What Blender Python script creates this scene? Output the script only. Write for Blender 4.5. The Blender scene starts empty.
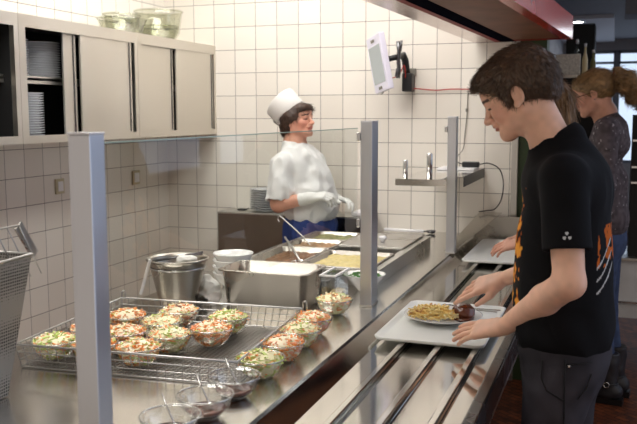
import bpy, bmesh, math, random
import numpy as np
from mathutils import Vector, Matrix
random.seed(7)
SC = bpy.context.scene
COL = SC.collection
PI = math.pi

# ---------------------------------------------------------------- materials
def srgb(r, g, b):
    def f(c):
        c /= 255.0
        return c / 12.92 if c <= .04045 else ((c + .055) / 1.055) ** 2.4
    return (f(r), f(g), f(b), 1)

def newmat(name):
    m = bpy.data.materials.new(name); m.use_nodes = True
    nt = m.node_tree
    return m, nt, nt.nodes['Principled BSDF']

def N(nt, kind, **kw):
    n = nt.nodes.new(kind)
    for k, v in kw.items():
        if k in n.inputs: n.inputs[k].default_value = v
        else: setattr(n, k, v)
    return n

def mat(name, col, rough=.5, metal=0, noise=0, nscale=20, bump=0, bscale=60, coat=0, spec=None, sss=0, sheen=0, stretch=None, rnoise=0):
    m, nt, b = newmat(name)
    b.inputs['Base Color'].default_value = col
    b.inputs['Roughness'].default_value = rough
    b.inputs['Metallic'].default_value = metal
    if coat: b.inputs['Coat Weight'].default_value = coat; b.inputs['Coat Roughness'].default_value = .1
    if spec is not None: b.inputs['Specular IOR Level'].default_value = spec
    if sheen: b.inputs['Sheen Weight'].default_value = sheen
    if sss:
        b.inputs['Subsurface Weight'].default_value = sss
        b.inputs['Subsurface Radius'].default_value = (.012, .005, .003); b.inputs['Subsurface Scale'].default_value = 1
    if noise or bump or rnoise:
        tc = N(nt, 'ShaderNodeTexCoord'); mp = N(nt, 'ShaderNodeMapping')
        nt.links.new(tc.outputs['Object'], mp.inputs[0])
        if stretch: mp.inputs['Scale'].default_value = stretch
    if noise:
        n = N(nt, 'ShaderNodeTexNoise', Scale=nscale, Detail=5.0)
        nt.links.new(mp.outputs[0], n.inputs['Vector'])
        r = N(nt, 'ShaderNodeValToRGB')
        r.color_ramp.elements[0].position = .3; r.color_ramp.elements[1].position = .7
        r.color_ramp.elements[0].color = tuple(c * (1 - noise) for c in col[:3]) + (1,)
        r.color_ramp.elements[1].color = tuple(min(1, c * (1 + noise)) for c in col[:3]) + (1,)
        nt.links.new(n.outputs[0], r.inputs[0]); nt.links.new(r.outputs[0], b.inputs['Base Color'])
    if rnoise:
        n = N(nt, 'ShaderNodeTexNoise', Scale=6.0, Detail=6.0)
        nt.links.new(mp.outputs[0], n.inputs['Vector'])
        mr = N(nt, 'ShaderNodeMapRange'); mr.inputs[1].default_value = .3; mr.inputs[2].default_value = .7
        mr.inputs[3].default_value = max(.02, rough - rnoise); mr.inputs[4].default_value = rough + rnoise
        nt.links.new(n.outputs[0], mr.inputs[0]); nt.links.new(mr.outputs[0], b.inputs['Roughness'])
    if bump:
        n = N(nt, 'ShaderNodeTexNoise', Scale=float(bscale), Detail=4.0)
        nt.links.new(mp.outputs[0], n.inputs['Vector'])
        bp = N(nt, 'ShaderNodeBump', Strength=bump, Distance=.002)
        nt.links.new(n.outputs[0], bp.inputs['Height']); nt.links.new(bp.outputs[0], b.inputs['Normal'])
    return m

def attr_mat(name, rough=.5, sss=0, bump=0, bscale=200, sheen=0, spec=.5):
    m, nt, b = newmat(name)
    a = N(nt, 'ShaderNodeAttribute', attribute_name='Col')
    nt.links.new(a.outputs['Color'], b.inputs['Base Color'])
    b.inputs['Roughness'].default_value = rough
    b.inputs['Specular IOR Level'].default_value = spec
    if sheen: b.inputs['Sheen Weight'].default_value = sheen
    if sss:
        b.inputs['Subsurface Weight'].default_value = sss
        b.inputs['Subsurface Radius'].default_value = (.012, .005, .003); b.inputs['Subsurface Scale'].default_value = 1
    if bump:
        tc = N(nt, 'ShaderNodeTexCoord'); n = N(nt, 'ShaderNodeTexNoise', Scale=float(bscale), Detail=4.0)
        nt.links.new(tc.outputs['Object'], n.inputs['Vector'])
        bp = N(nt, 'ShaderNodeBump', Strength=bump, Distance=.002)
        nt.links.new(n.outputs[0], bp.inputs['Height']); nt.links.new(bp.outputs[0], b.inputs['Normal'])
    return m

def glass_mat(name, tint, gloss_rough=.02, ior=1.45, extra=0.0):
    m = bpy.data.materials.new(name); m.use_nodes = True
    nt = m.node_tree; nt.nodes.clear()
    o = nt.nodes.new('ShaderNodeOutputMaterial')
    t = N(nt, 'ShaderNodeBsdfTransparent', Color=tint)
    g = N(nt, 'ShaderNodeBsdfGlossy', Roughness=gloss_rough)
    f = N(nt, 'ShaderNodeFresnel', IOR=ior)
    ad = N(nt, 'ShaderNodeMath', operation='ADD', use_clamp=True); ad.inputs[1].default_value = extra
    mx = nt.nodes.new('ShaderNodeMixShader')
    ge = nt.nodes.new('ShaderNodeNewGeometry'); fr = N(nt, 'ShaderNodeMath', operation='SUBTRACT', use_clamp=True); nt.links.new(f.outputs[0], fr.inputs[0]); nt.links.new(ge.outputs['Backfacing'], fr.inputs[1])
    nt.links.new(fr.outputs[0], ad.inputs[0])
    nt.links.new(ad.outputs[0], mx.inputs[0]); nt.links.new(t.outputs[0], mx.inputs[1]); nt.links.new(g.outputs[0], mx.inputs[2])
    nt.links.new(mx.outputs[0], o.inputs[0])
    return m

def emit_mat(name, col, s):
    m = bpy.data.materials.new(name); m.use_nodes = True
    nt = m.node_tree; nt.nodes.clear()
    o = nt.nodes.new('ShaderNodeOutputMaterial'); e = N(nt, 'ShaderNodeEmission', Color=col, Strength=s)
    nt.links.new(e.outputs[0], o.inputs[0])
    return m

def tile_mat(name, axis, off, zoff=.1, s=.15):
    m, nt, b = newmat(name)
    tc = N(nt, 'ShaderNodeTexCoord'); sp = nt.nodes.new('ShaderNodeSeparateXYZ')
    nt.links.new(tc.outputs['Object'], sp.inputs[0])
    def M(op, a, c=None, cl=False):
        n = N(nt, 'ShaderNodeMath', operation=op, use_clamp=cl)
        for i, v in enumerate((a, c)):
            if v is None: continue
            if isinstance(v, (int, float)): n.inputs[i].default_value = v
            else: nt.links.new(v, n.inputs[i])
        return n.outputs[0]
    ds = []; fl = []
    for out, o in ((sp.outputs[axis], off), (sp.outputs[2], zoff)):
        u = M('DIVIDE', M('SUBTRACT', out, o), s)
        fr = M('FRACT', u); fl.append(M('FLOOR', u))
        ds.append(M('SUBTRACT', .5, M('ABSOLUTE', M('SUBTRACT', fr, .5))))
    d = M('MINIMUM', ds[0], ds[1])                     # 0 at a joint
    mr = N(nt, 'ShaderNodeMapRange', interpolation_type='SMOOTHSTEP'); mr.inputs[1].default_value = .006; mr.inputs[2].default_value = .014
    nt.links.new(d, mr.inputs[0])
    cb = nt.nodes.new('ShaderNodeCombineXYZ'); nt.links.new(fl[0], cb.inputs[0]); nt.links.new(fl[1], cb.inputs[1])
    wn = N(nt, 'ShaderNodeTexWhiteNoise'); nt.links.new(cb.outputs[0], wn.inputs['Vector'])
    r = N(nt, 'ShaderNodeValToRGB'); r.color_ramp.elements[0].color = srgb(224, 218, 208); r.color_ramp.elements[1].color = srgb(232, 227, 218)
    nt.links.new(wn.outputs[0], r.inputs[0])
    mx = N(nt, 'ShaderNodeMix', data_type='RGBA')
    mx.inputs[6].default_value = srgb(92, 86, 82)
    nt.links.new(mr.outputs[0], mx.inputs[0]); nt.links.new(r.outputs[0], mx.inputs[7])
    nt.links.new(mx.outputs[2], b.inputs['Base Color'])
    rr = N(nt, 'ShaderNodeMapRange'); rr.inputs[3].default_value = .8; rr.inputs[4].default_value = .22
    nt.links.new(mr.outputs[0], rr.inputs[0]); nt.links.new(rr.outputs[0], b.inputs['Roughness'])
    bp = N(nt, 'ShaderNodeBump', Strength=.5, Distance=.002)
    nt.links.new(mr.outputs[0], bp.inputs['Height']); nt.links.new(bp.outputs[0], b.inputs['Normal'])
    return m

def brushed(name, col, rough, stretch, bump=.06, var=.12):
    m, nt, b = newmat(name)
    b.inputs['Metallic'].default_value = 1
    tc = N(nt, 'ShaderNodeTexCoord'); mp = N(nt, 'ShaderNodeMapping'); mp.inputs['Scale'].default_value = stretch
    nt.links.new(tc.outputs['Object'], mp.inputs[0])
    n = N(nt, 'ShaderNodeTexNoise', Scale=30.0, Detail=3.0); nt.links.new(mp.outputs[0], n.inputs['Vector'])
    n2 = N(nt, 'ShaderNodeTexNoise', Scale=4.0, Detail=6.0); nt.links.new(tc.outputs['Object'], n2.inputs['Vector'])
    mr = N(nt, 'ShaderNodeMapRange'); mr.inputs[1].default_value = .3; mr.inputs[2].default_value = .7
    mr.inputs[3].default_value = rough * .75; mr.inputs[4].default_value = rough * 1.3
    nt.links.new(n2.outputs[0], mr.inputs[0]); nt.links.new(mr.outputs[0], b.inputs['Roughness'])
    r = N(nt, 'ShaderNodeValToRGB'); r.color_ramp.elements[0].position = .3; r.color_ramp.elements[1].position = .7
    r.color_ramp.elements[0].color = tuple(c * (1 - var) for c in col[:3]) + (1,); r.color_ramp.elements[1].color = col
    nt.links.new(n2.outputs[0], r.inputs[0]); nt.links.new(r.outputs[0], b.inputs['Base Color'])
    bp = N(nt, 'ShaderNodeBump', Strength=bump, Distance=.001)
    nt.links.new(n.outputs[0], bp.inputs['Height']); nt.links.new(bp.outputs[0], b.inputs['Normal'])
    return m

M = {}
M['tile_b'] = tile_mat('back_wall_tiles', 0, .0749)
M['tile_l'] = tile_mat('left_wall_tiles', 1, -.1298)
M['steel'] = brushed('brushed_steel', (.60, .585, .55, 1), .30, (1, 12, 1))
M['steel_cab'] = brushed('cabinet_steel', (.70, .665, .60, 1), .40, (1, 1, 10), var=.06)
M['worktop'] = brushed('worktop_steel', (.72, .695, .65, 1), .20, (10, 1, 1), bump=.025)
M['deck'] = brushed('tray_rail_steel', (.60, .58, .54, 1), .085, (10, 1, 1), bump=.02)
M['polished'] = brushed('polished_steel', (.70, .68, .64, 1), .12, (1, 1, 6), bump=.02)
M['pan'] = brushed('pan_steel', (.44, .41, .365, 1), .30, (1, 1, 8), bump=.03)
M['alu'] = brushed('anodised_post', (.66, .67, .70, 1), .38, (1, 1, .2), bump=.02, var=.05)
M['wire'] = mat('wire_steel', (.50, .49, .48, 1), .35, 1)
M['chrome'] = mat('chrome', (.66, .66, .66, 1), .2, 1)
M['darksteel'] = brushed('dark_steel', (.15, .15, .155, 1), .25, (1, 8, 1))
M['glass'] = glass_mat('guard_glass', (.955, .968, .955, 1), .02, 1.45)
M['glassedge'] = mat('glass_edge_green', srgb(165, 188, 176), .15)
M['bowlglass'] = glass_mat('bowl_glass', (.98, .985, .98, 1), .07, 1.7, .09)
M['greenglass'] = glass_mat('green_bowl_glass', (.885, .895, .835, 1), .05, 1.6, .06)
M['glassrim'] = glass_mat('glass_rim', (.86, .88, .87, 1), .15, 1.9, .28)
M['white'] = mat('white_plastic', srgb(225, 224, 226), .4)
M['tray'] = mat('light_grey_tray_laminate', srgb(232, 233, 229), .32)
M['china'] = mat('white_china', srgb(232, 232, 230), .15, coat=.4)
M['china_d'] = mat('white_china_plate', srgb(205, 208, 212), .2)
M['paper'] = mat('white_cloth', srgb(232, 230, 226), .8, bump=.3, bscale=25)
M['black'] = mat('black_plastic', srgb(22, 22, 24), .4)
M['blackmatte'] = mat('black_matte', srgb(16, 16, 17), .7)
M['red'] = mat('red_lacquer', srgb(196, 34, 24), .25, noise=.06, nscale=12, coat=.35)
M['slot'] = mat('lamp_slot_black', srgb(20, 20, 28), .8, spec=0)
M['redline'] = mat('dark_red_trim', srgb(128, 22, 20), .5, spec=.1)
M['brown'] = mat('hood_bronze_panel', srgb(118, 78, 58), .5, noise=.2, nscale=6, spec=.12)
M['backfront'] = brushed('brown_steel_front', (.26, .21, .17, 1), .3, (1, 8, 1))
M['hoodsteel'] = brushed('hood_pinkish_steel', (.66, .56, .53, 1), .2, (1, 6, 1))
M['redwire'] = mat('red_cable', srgb(176, 40, 30), .5)
M['greywire'] = mat('grey_cord', srgb(120, 116, 108), .5)
M['green'] = mat('green_paint', srgb(40, 58, 26), .5)
M['ceil'] = mat('ceiling_white', srgb(225, 222, 215), .8)
M['ceil_d'] = mat('ceiling_dark_grey', srgb(110, 114, 124), .7)
M['soffit'] = mat('soffit_grey', srgb(190, 194, 204), .6)
M['hallwall'] = mat('hall_grey_wall', srgb(130, 132, 140), .7)
M['frame'] = mat('dark_window_frame', srgb(84, 92, 108), .4)
M['blue'] = mat('blue_apron_cloth', srgb(38, 62, 128), .75, noise=.12, nscale=9, bump=.35, bscale=22)
M['lamp'] = emit_mat('fluorescent_diffuser', (1, .965, .915, 1), 10.0)
M['added_hall_lamp'] = emit_mat('added_hall_diffuser', (.86, .93, 1, 1), 7.0)  # glow of the extra lamps that brighten the hall
M['downlight'] = emit_mat('downlight_lens', (1, .97, .92, 1), 30.0)
M['led'] = emit_mat('display_face', (.93, .93, .86, 1), .55)

# floor: worn red brown parquet-like pavers
def floor_mat():
    m, nt, b = newmat('worn_brown_floor')
    tc = N(nt, 'ShaderNodeTexCoord')
    mp = N(nt, 'ShaderNodeMapping'); mp.inputs['Rotation'].default_value = (0, 0, .7); nt.links.new(tc.outputs['Object'], mp.inputs[0])
    br = N(nt, 'ShaderNodeTexBrick', Scale=4.0); br.inputs['Color1'].default_value = srgb(132, 72, 40); br.inputs['Color2'].default_value = srgb(100, 50, 28); br.inputs['Mortar'].default_value = srgb(44, 24, 16)
    br.inputs['Mortar Size'].default_value = .012; br.inputs['Brick Width'].default_value = .32; br.inputs['Row Height'].default_value = .16
    nt.links.new(mp.outputs[0], br.inputs['Vector'])
    n = N(nt, 'ShaderNodeTexNoise', Scale=14.0, Detail=5.0); nt.links.new(tc.outputs['Object'], n.inputs['Vector'])
    r = N(nt, 'ShaderNodeValToRGB'); r.color_ramp.elements[0].position = .48; r.color_ramp.elements[1].position = .62
    r.color_ramp.elements[0].color = (0, 0, 0, 1); r.color_ramp.elements[1].color = (.55, .55, .55, 1)
    nt.links.new(n.outputs[0], r.inputs[0])
    mx = N(nt, 'ShaderNodeMix', data_type='RGBA'); mx.inputs[7].default_value = srgb(36, 20, 15)
    nt.links.new(r.outputs[0], mx.inputs[0]); nt.links.new(br.outputs[0], mx.inputs[6]); nt.links.new(mx.outputs[2], b.inputs['Base Color'])
    b.inputs['Roughness'].default_value = .6; b.inputs['Specular IOR Level'].default_value = .3
    return m
M['floor'] = floor_mat()

# ---------------------------------------------------------------- mesh helpers
class MB:
    def __init__(s): s.bm = bmesh.new()
    def _add(s, verts, faces, mi=0, smooth=False):
        vs = [s.bm.verts.new(v) for v in verts]
        for f in faces:
            try:
                fc = s.bm.faces.new([vs[i] for i in f]); fc.material_index = mi; fc.smooth = smooth
            except ValueError: pass
        return s
    def box(s, a, b, mi=0, bevel=0, rot=None, seg=2):
        """axis-aligned box a..b, optionally bevelled and turned by matrix rot about its centre"""
        lo = [min(p, q) for p, q in zip(a, b)]; hi = [max(p, q) for p, q in zip(a, b)]
        t = bmesh.new()
        bmesh.ops.create_cube(t, size=1)
        c = [(p + q) / 2 for p, q in zip(lo, hi)]
        for v in t.verts: v.co = Vector((v.co[i] * (hi[i] - lo[i]) for i in range(3)))
        if bevel: bmesh.ops.bevel(t, geom=list(t.edges) + list(t.verts), offset=bevel, segments=seg, affect='EDGES', profile=.5)
        s._merge(t, Matrix.Translation(c) @ (rot.to_4x4() if rot else Matrix.Identity(4)), mi, False)
        return s
    def _merge(s, t, mtx, mi, smooth):
        t.verts.ensure_lookup_table(); t.verts.index_update()
        vs = [s.bm.verts.new(mtx @ v.co) for v in t.verts]
        for f in t.faces:
            fc = s.bm.faces.new([vs[v.index] for v in f.verts]); fc.material_index = mi; fc.smooth = smooth
        t.free()
    def lathe(s, prof, c=(0, 0, 0), n=32, mi=0, sx=1, sy=1, mtx=None, wob=0, closed=False):
        vs = []
        for r, z in prof:
            for i in range(n):
                a = 2 * PI * i / n
                rr = r * (1 + wob * (1 if i % 2 else -1))
                p = Vector((rr * math.cos(a) * sx, rr * math.sin(a) * sy, z))
                if mtx: p = mtx @ p
                vs.append(p + Vector(c))
        fs = []
        m = len(prof)
        for j in range(m if closed else m - 1):
            k = (j + 1) % m
            for i in range(n):
                i2 = (i + 1) % n
                fs.append((j * n + i, j * n + i2, k * n + i2, k * n + i))
        if not closed:
            if prof[0][0] > 1e-6: fs.append(tuple(reversed(range(n))))
            if prof[-1][0] > 1e-6: fs.append(tuple(range((m - 1) * n, m * n)))
        s._add(vs, fs, mi, True)
        return s
    def tube(s, pts, r, n=6, mi=0, r2=None, cyc=False):
        pts = [Vector(p) for p in pts]; m = len(pts)
        vs = []; up = None
        for j, p in enumerate(pts):
            if cyc: d = pts[(j + 1) % m] - pts[j - 1]
            else: d = pts[min(j + 1, m - 1)] - pts[max(j - 1, 0)]
            if d.length < 1e-9: d = Vector((0, 0, 1))
            d.normalize()
            if up is None: up = Vector((0, 0, 1)) if abs(d.z) < .9 else Vector((1, 0, 0))
            a = d.cross(up)
            if a.length < 1e-6: a = d.cross(Vector((1, .1, 0)))
            a.normalize(); b = a.cross(d).normalized(); up = b
            rr = r if r2 is None else r + (r2 - r) * j / max(1, m - 1)
            for i in range(n):
                t = 2 * PI * (i + .5) / n
                vs.append(p + a * math.cos(t) * rr + b * math.sin(t) * rr)
        fs = []
        for j in range(m if cyc else m - 1):
            k = (j + 1) % m
            for i in range(n):
                i2 = (i + 1) % n
                fs.append((j * n + i, j * n + i2, k * n + i2, k * n + i))
        if not cyc:
            fs.append(tuple(reversed(range(n)))); fs.append(tuple(range((m - 1) * n, m * n)))
        s._add(vs, fs, mi, n > 4)
        return s
    def prism(s, poly, z0, z1, mi=0, axes=(0, 1, 2)):
        n = len(poly); vs = []
        for z in (z0, z1):
            for p in poly:
                v = [0, 0, 0]; v[axes[0]] = p[0]; v[axes[1]] = p[1]; v[axes[2]] = z; vs.append(v)
        fs = [tuple(range(n)), tuple(range(n, 2 * n))] + [(i, (i + 1) % n, (i + 1) % n + n, i + n) for i in range(n)]
        s._add(vs, fs, mi)
        return s
    def build(s, name, mats, parent=None, loc=None, fix=True):
        """ONE mesh object; verts are world coordinates, origin moved to loc"""
        if fix: bmesh.ops.recalc_face_normals(s.bm, faces=list(s.bm.faces))
        me = bpy.data.meshes.new(name); 
        L = Vector(loc) if loc is not None else (WL(parent) if parent is not None else Vector((0, 0, 0)))
        for v in s.bm.verts: v.co -= L
        s.bm.to_mesh(me); s.bm.free()
        for m in (mats if isinstance(mats, (list, tuple)) else [mats]): me.materials.append(m)
        o = bpy.data.objects.new(name, me); COL.objects.link(o)
        o['wl'] = tuple(L)
        if parent is not None:
            o.parent = parent; o.location = L - WL(parent)
        else: o.location = L
        return o

def WL(o): return Vector(o['wl'])

def tag(o, label=None, cat=None, group=None, kind=None):
    if label: o['label'] = label
    if cat: o['category'] = cat
    if group: o['group'] = group
    if kind: o['kind'] = kind
    return o
def thing(name, loc, label, cat, group=None):
    o = bpy.data.objects.new(name, None); COL.objects.link(o); o.location = loc; o['wl'] = tuple(loc); o.empty_display_size = .05
    return tag(o, label, cat, group)
def struct(mb, name, mats): return tag(mb.build(name, mats), kind='structure')
def kids(o): return [c for c in bpy.data.objects if c.parent == o]
def dup(root, loc, label=None, group=None, rotz=0, scale=None):
    r = root.copy(); COL.objects.link(r); r.location = loc; r['wl'] = tuple(loc); r.rotation_euler = (0, 0, rotz)
    if scale: r.scale = scale
    if label: r['label'] = label
    if group: r['group'] = group
    for ch in kids(root):
        c = ch.copy(); COL.objects.link(c); c.parent = r
        for g in kids(ch):
            d = g.copy(); COL.objects.link(d); d.parent = c
    return r
# ---------------------------------------------------------------- organic surfaces (signed distance -> one mesh)
A3 = lambda *v: np.array(v, float)
def cone(a, b, ra, rb, k=.01, op='u'):
    a = np.asarray(a, float); b = np.asarray(b, float); d = b - a; L = max(d @ d, 1e-12)
    def f(P):
        t = np.clip(((P - a) @ d) / L, 0, 1)
        return np.linalg.norm(P - a - t[:, None] * d, axis=1) - (ra + (rb - ra) * t)
    return (f, k, op)
def ell(c, r, R=None, k=.01, op='u'):
    c = np.asarray(c, float); r = np.asarray(r, float); R = np.eye(3) if R is None else R
    def f(P):
        q = (P - c) @ R
        k0 = np.linalg.norm(q / r, axis=1); k1 = np.linalg.norm(q / (r * r), axis=1)
        return np.where(k1 < 1e-9, -r.min(), k0 * (k0 - 1) / np.maximum(k1, 1e-9))
    return (f, k, op)
def grp(prims, k=.012, op='u'):   # a finished sub-form joined as one piece
    return (lambda P: ev(prims, P), k, op)
def half(p, n, k=.004):          # keep the side n points away from
    p = np.asarray(p, float); n = np.asarray(n, float); n = n / np.linalg.norm(n)
    return (lambda P: (P - p) @ n, k, 'i')
def smin(a, b, k):
    h = np.maximum(k - np.abs(a - b), 0) / k
    return np.minimum(a, b) - h * h * k * .25
def ev(prims, P):
    d = np.full(len(P), 1e3)
    for f, k, op in prims:
        q = f(P)
        if op == 'u': d = smin(d, q, k)
        elif op == 's': d = -smin(-d, q, k)
        else: d = -smin(-d, -q, k)
    return d
def vnoise(P, s, seed=0):
    q = P * s + 37.7 * seed; i = np.floor(q).astype(np.int64); f = q - i; f = f * f * (3 - 2 * f)
    def h(a): 
        n = (a[:, 0] * 73856093) ^ (a[:, 1] * 19349663) ^ (a[:, 2] * 83492791)
        n = (n ^ (n >> 13)) * 1274126177; n &= 0x7fffffff
        return (n % 65536) / 65536.0
    r = 0
    for dx in (0, 1):
        for dy in (0, 1):
            for dz in (0, 1):
                w = (f[:, 0] if dx else 1 - f[:, 0]) * (f[:, 1] if dy else 1 - f[:, 1]) * (f[:, 2] if dz else 1 - f[:, 2])
                r = r + w * h(i + np.array([dx, dy, dz]))
    return r - .5
def surface(prims, lo, hi, h, disp=None):
    """surface nets over the blocks that the surface crosses"""
    lo = np.asarray(lo, float); hi = np.asarray(hi, float); B = 8
    nb = np.ceil((hi - lo) / (h * B)).astype(int); n = nb * B + 1
    G = np.full(n, 1.0, np.float32)
    bi = np.stack(np.meshgrid(*[np.arange(k) for k in nb], indexing='ij'), -1).reshape(-1, 3)
    cen = lo + (bi + .5) * B * h; dc = ev(prims, cen); R = B * h * .87
    loc = np.stack(np.meshgrid(*[np.arange(B + 1)] * 3, indexing='ij'), -1).reshape(-1, 3)
    for b, d in zip(bi[dc < -R * 1.6], dc[dc < -R * 1.6]):
        s = b * B; G[s[0]:s[0] + B + 1, s[1]:s[1] + B + 1, s[2]:s[2] + B + 1] = -1
    act = bi[np.abs(dc) <= R * 1.6 + .004]; ca = lo + (act + .5) * B * h
    SB = 4; key = (act // SB); keys = np.unique(key, axis=0)
    for kk in keys:
        m = (key == kk).all(1); ab = act[m]
        idx = ab[:, None, :] * B + loc[None]; P = (lo + idx.reshape(-1, 3) * h)
        c0 = P.mean(0); rad = np.linalg.norm(P - c0, axis=1).max()
        dm = 1e3; ds = []
        for f, k, op in prims:
            v = f(c0[None])[0]; ds.append(v)
            if op == 'u': dm = min(dm, v)
        use = [p for p, v in zip(prims, ds) if (p[2] == 'u' and v < dm + 2 * rad + p[1] * 2) or (p[2] == 's' and v < rad + p[1] * 2) or p[2] == 'i']
        D = ev(use, P)
        if disp is not None: D = D + disp(P)
        I = idx.reshape(-1, 3); G[I[:, 0], I[:, 1], I[:, 2]] = D
    S = G < 0
    nx, ny, nz = n
    cnt = np.zeros((nx - 1, ny - 1, nz - 1), np.int8)
    for dx in (0, 1):
        for dy in (0, 1):
            for dz in (0, 1): cnt += S[dx:nx - 1 + dx, dy:ny - 1 + dy, dz:nz - 1 + dz]
    C = np.argwhere((cnt > 0) & (cnt < 8))
    acc = np.zeros((len(C), 3)); w = np.zeros(len(C))
    cor = [(x, y, z) for x in (0, 1) for y in (0, 1) for z in (0, 1)]
    for a in cor:
        for ax in range(3):
            if a[ax]: continue
            b = list(a); b[ax] = 1
            ga = G[C[:, 0] + a[0], C[:, 1] + a[1], C[:, 2] + a[2]]; gb = G[C[:, 0] + b[0], C[:, 1] + b[1], C[:, 2] + b[2]]
            m = (ga < 0) != (gb < 0)
            t = ga[m] / (ga[m] - gb[m])
            p = np.tile(np.array(a, float), (m.sum(), 1)); p[:, ax] = t
            acc[m] += p; w[m] += 1
    V = lo + (C + acc / w[:, None]) * h
    ID = np.full((nx - 1, ny - 1, nz - 1), -1, np.int64); ID[C[:, 0], C[:, 1], C[:, 2]] = np.arange(len(C))
    Q = []
    for ax in range(3):
        sl = [slice(None)] * 3; sl2 = [slice(None)] * 3; sl[ax] = slice(0, -1); sl2[ax] = slice(1, None)
        a = S[tuple(sl)]; b = S[tuple(sl2)]
        E = np.argwhere(a != b); u, v = [(1, 2), (2, 0), (0, 1)][ax]
        E = E[(E[:, u] > 0) & (E[:, v] > 0) & (E[:, u] < n[u] - 1) & (E[:, v] < n[v] - 1)]
        ins = a[E[:, 0], E[:, 1], E[:, 2]]
        def g(du, dv):
            e = E.copy(); e[:, u] -= du; e[:, v] -= dv; return ID[e[:, 0], e[:, 1], e[:, 2]]
        q = np.stack([g(1, 1), g(0, 1), g(0, 0), g(1, 0)], 1)
        q[~ins] = q[~ins][:, ::-1]
        Q.append(q)
    Q = np.concatenate(Q); Q = Q[(Q >= 0).all(1)]
    return V, Q
def np_obj(name, V, Q, mats, parent=None, color=None, smooth=True, loc=None, mi=None):
    L = np.array(WL(parent)) if parent is not None else np.array(loc if loc is not None else (0, 0, 0), float)
    me = bpy.data.meshes.new(name)
    k = Q.shape[1]
    me.vertices.add(len(V)); me.vertices.foreach_set('co', (V - L).astype(np.float32).ravel())
    me.loops.add(Q.size); me.loops.foreach_set('vertex_index', Q.astype(np.int32).ravel())
    me.polygons.add(len(Q)); me.polygons.foreach_set('loop_start', (np.arange(len(Q)) * k).astype(np.int32))
    if mi is not None: me.polygons.foreach_set('material_index', mi.astype(np.int32))
    me.update(calc_edges=True); me.validate()
    me.polygons.foreach_set('use_smooth', [smooth] * len(me.polygons))
    for m in (mats if isinstance(mats, (list, tuple)) else [mats]): me.materials.append(m)
    if color is not None:
        c = np.ones((len(V), 4), np.float32); c[:, :3] = color(V)
        a = me.color_attributes.new('Col', 'FLOAT_COLOR', 'POINT'); a.data.foreach_set('color', c.ravel())
    o = bpy.data.objects.new(name, me); COL.objects.link(o); o['wl'] = tuple(float(x) for x in L)
    if parent is not None: o.parent = parent
    else: o.location = L
    return o
def frame(f, up=(0, 0, 1)):
    f = np.asarray(f, float); f = f / np.linalg.norm(f); u = np.asarray(up, float); l = np.cross(u, f); l /= np.linalg.norm(l); u = np.cross(f, l)
    return np.stack([f, l, u], 1)     # columns forward, left, up
def head(c, R, s=1.0, neck=None, nr=.056, female=False, lids=True):
    c = np.asarray(c, float); zw = lambda z: z if z > -.03 else -.03 + (z + .03) * .80
    W = lambda *v: c + s * (R @ A3(v[0], v[1], zw(v[2]))); E = lambda v, r, k=.012, op='u': ell(W(*v), A3(*r) * s, R, k, op)
    Cn = lambda a, b, ra, rb, k=.01, op='u': cone(W(*a), W(*b), ra * s, rb * s, k, op)
    p = [E((-.015, 0, .035), (.096, .075, .085)), E((.03, 0, .0), (.062, .062, .085), .03), E((.033, 0, -.055), (.05, .048, .05), .02),
         Cn((.076, -.012, -.098), (.076, .012, -.098), .018, .018, .02)]
    for y in (-1, 1):
        p += [Cn((.0, y * .052, -.045), (.068, y * .018, -.092), .016, .014, .025),
              E((.062, y * .036, -.022), (.024, .022, .022), .018),
              E((.0935, y * .032, .004), (.014, .015, .0115), .012, 's'),
              E((.079, y * .031, .003), (.0125, .0145, .0125), .004)]
    p += [Cn((.082, -.03, .020), (.082, .03, .020), .0135, .0135, .014), E((.07, 0, .045), (.03, .045, .035), .03),
          Cn((.091, 0, .012), (.110, 0, -.024), .008, .0105, .012), E((.113, 0, -.028), (.0115, .011, .0095), .008)]
    for y in (-1, 1): p.append(E((.101, y * .0125, -.032), (.011, .008, .008), .006))
    p += [E((.092, 0, -.052), (.012, .026, .010), .012), E((.0965, 0, -.0555), (.0085, .022, .0052), .004), E((.0945, 0, -.066), (.0085, .019, .0058), .004),
          E((.105, 0, -.0607), (.010, .026, .0018), .003, 's')]
    for y in (-1, 1):
        p += [E((-.008, y * .077, -.002), (.017, .006, .028), .006), E((-.006, y * .0835, -.001), (.0105, .005, .019), .005, 's'),
              E((.004, y * .078, -.026), (.008, .006, .010), .006)]
    if neck is not None:
        p.append(cone(W(-.022, 0, -.055), neck, nr * s, nr * 1.12 * s, .03))
    return p
def face_color(c, R, s, skin, lip, brow, blush=.0):
    c = np.asarray(c, float); skin = A3(*skin[:3]); lip = A3(*lip[:3]); brow = A3(*brow[:3])
    def f(V):
        q = (V - c) @ R / s; n = vnoise(V, 60) * .16 + vnoise(V, 15, 2) * .16
        col = skin[None] * (1 + n)[:, None]
        red = np.exp(-(((q[:, 0] - .06) / .045) ** 2 + ((np.abs(q[:, 1]) - .045) / .025) ** 2 + ((q[:, 2] + .03) / .03) ** 2))
        col = col * (1 - (red * blush)[:, None] * A3(0, .6, .6))
        m = (np.abs(q[:, 2] + .0546) < .0078) & (np.abs(q[:, 1]) < .0205) & (q[:, 0] > .088); col[m] = lip
        m = (np.abs(q[:, 2] - .0245 + .10 * (np.abs(q[:, 1]) - .03) ) < .0042) & (np.abs(np.abs(q[:, 1]) - .032) < .02) & (q[:, 0] > .05); col[m] = brow
        m = (np.abs(q[:, 2] + .0015) < .0026) & (np.abs(np.abs(q[:, 1]) - .031) < .0145) & (q[:, 0] > .07); col[m] = brow * .7
        return col
    return f
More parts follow.
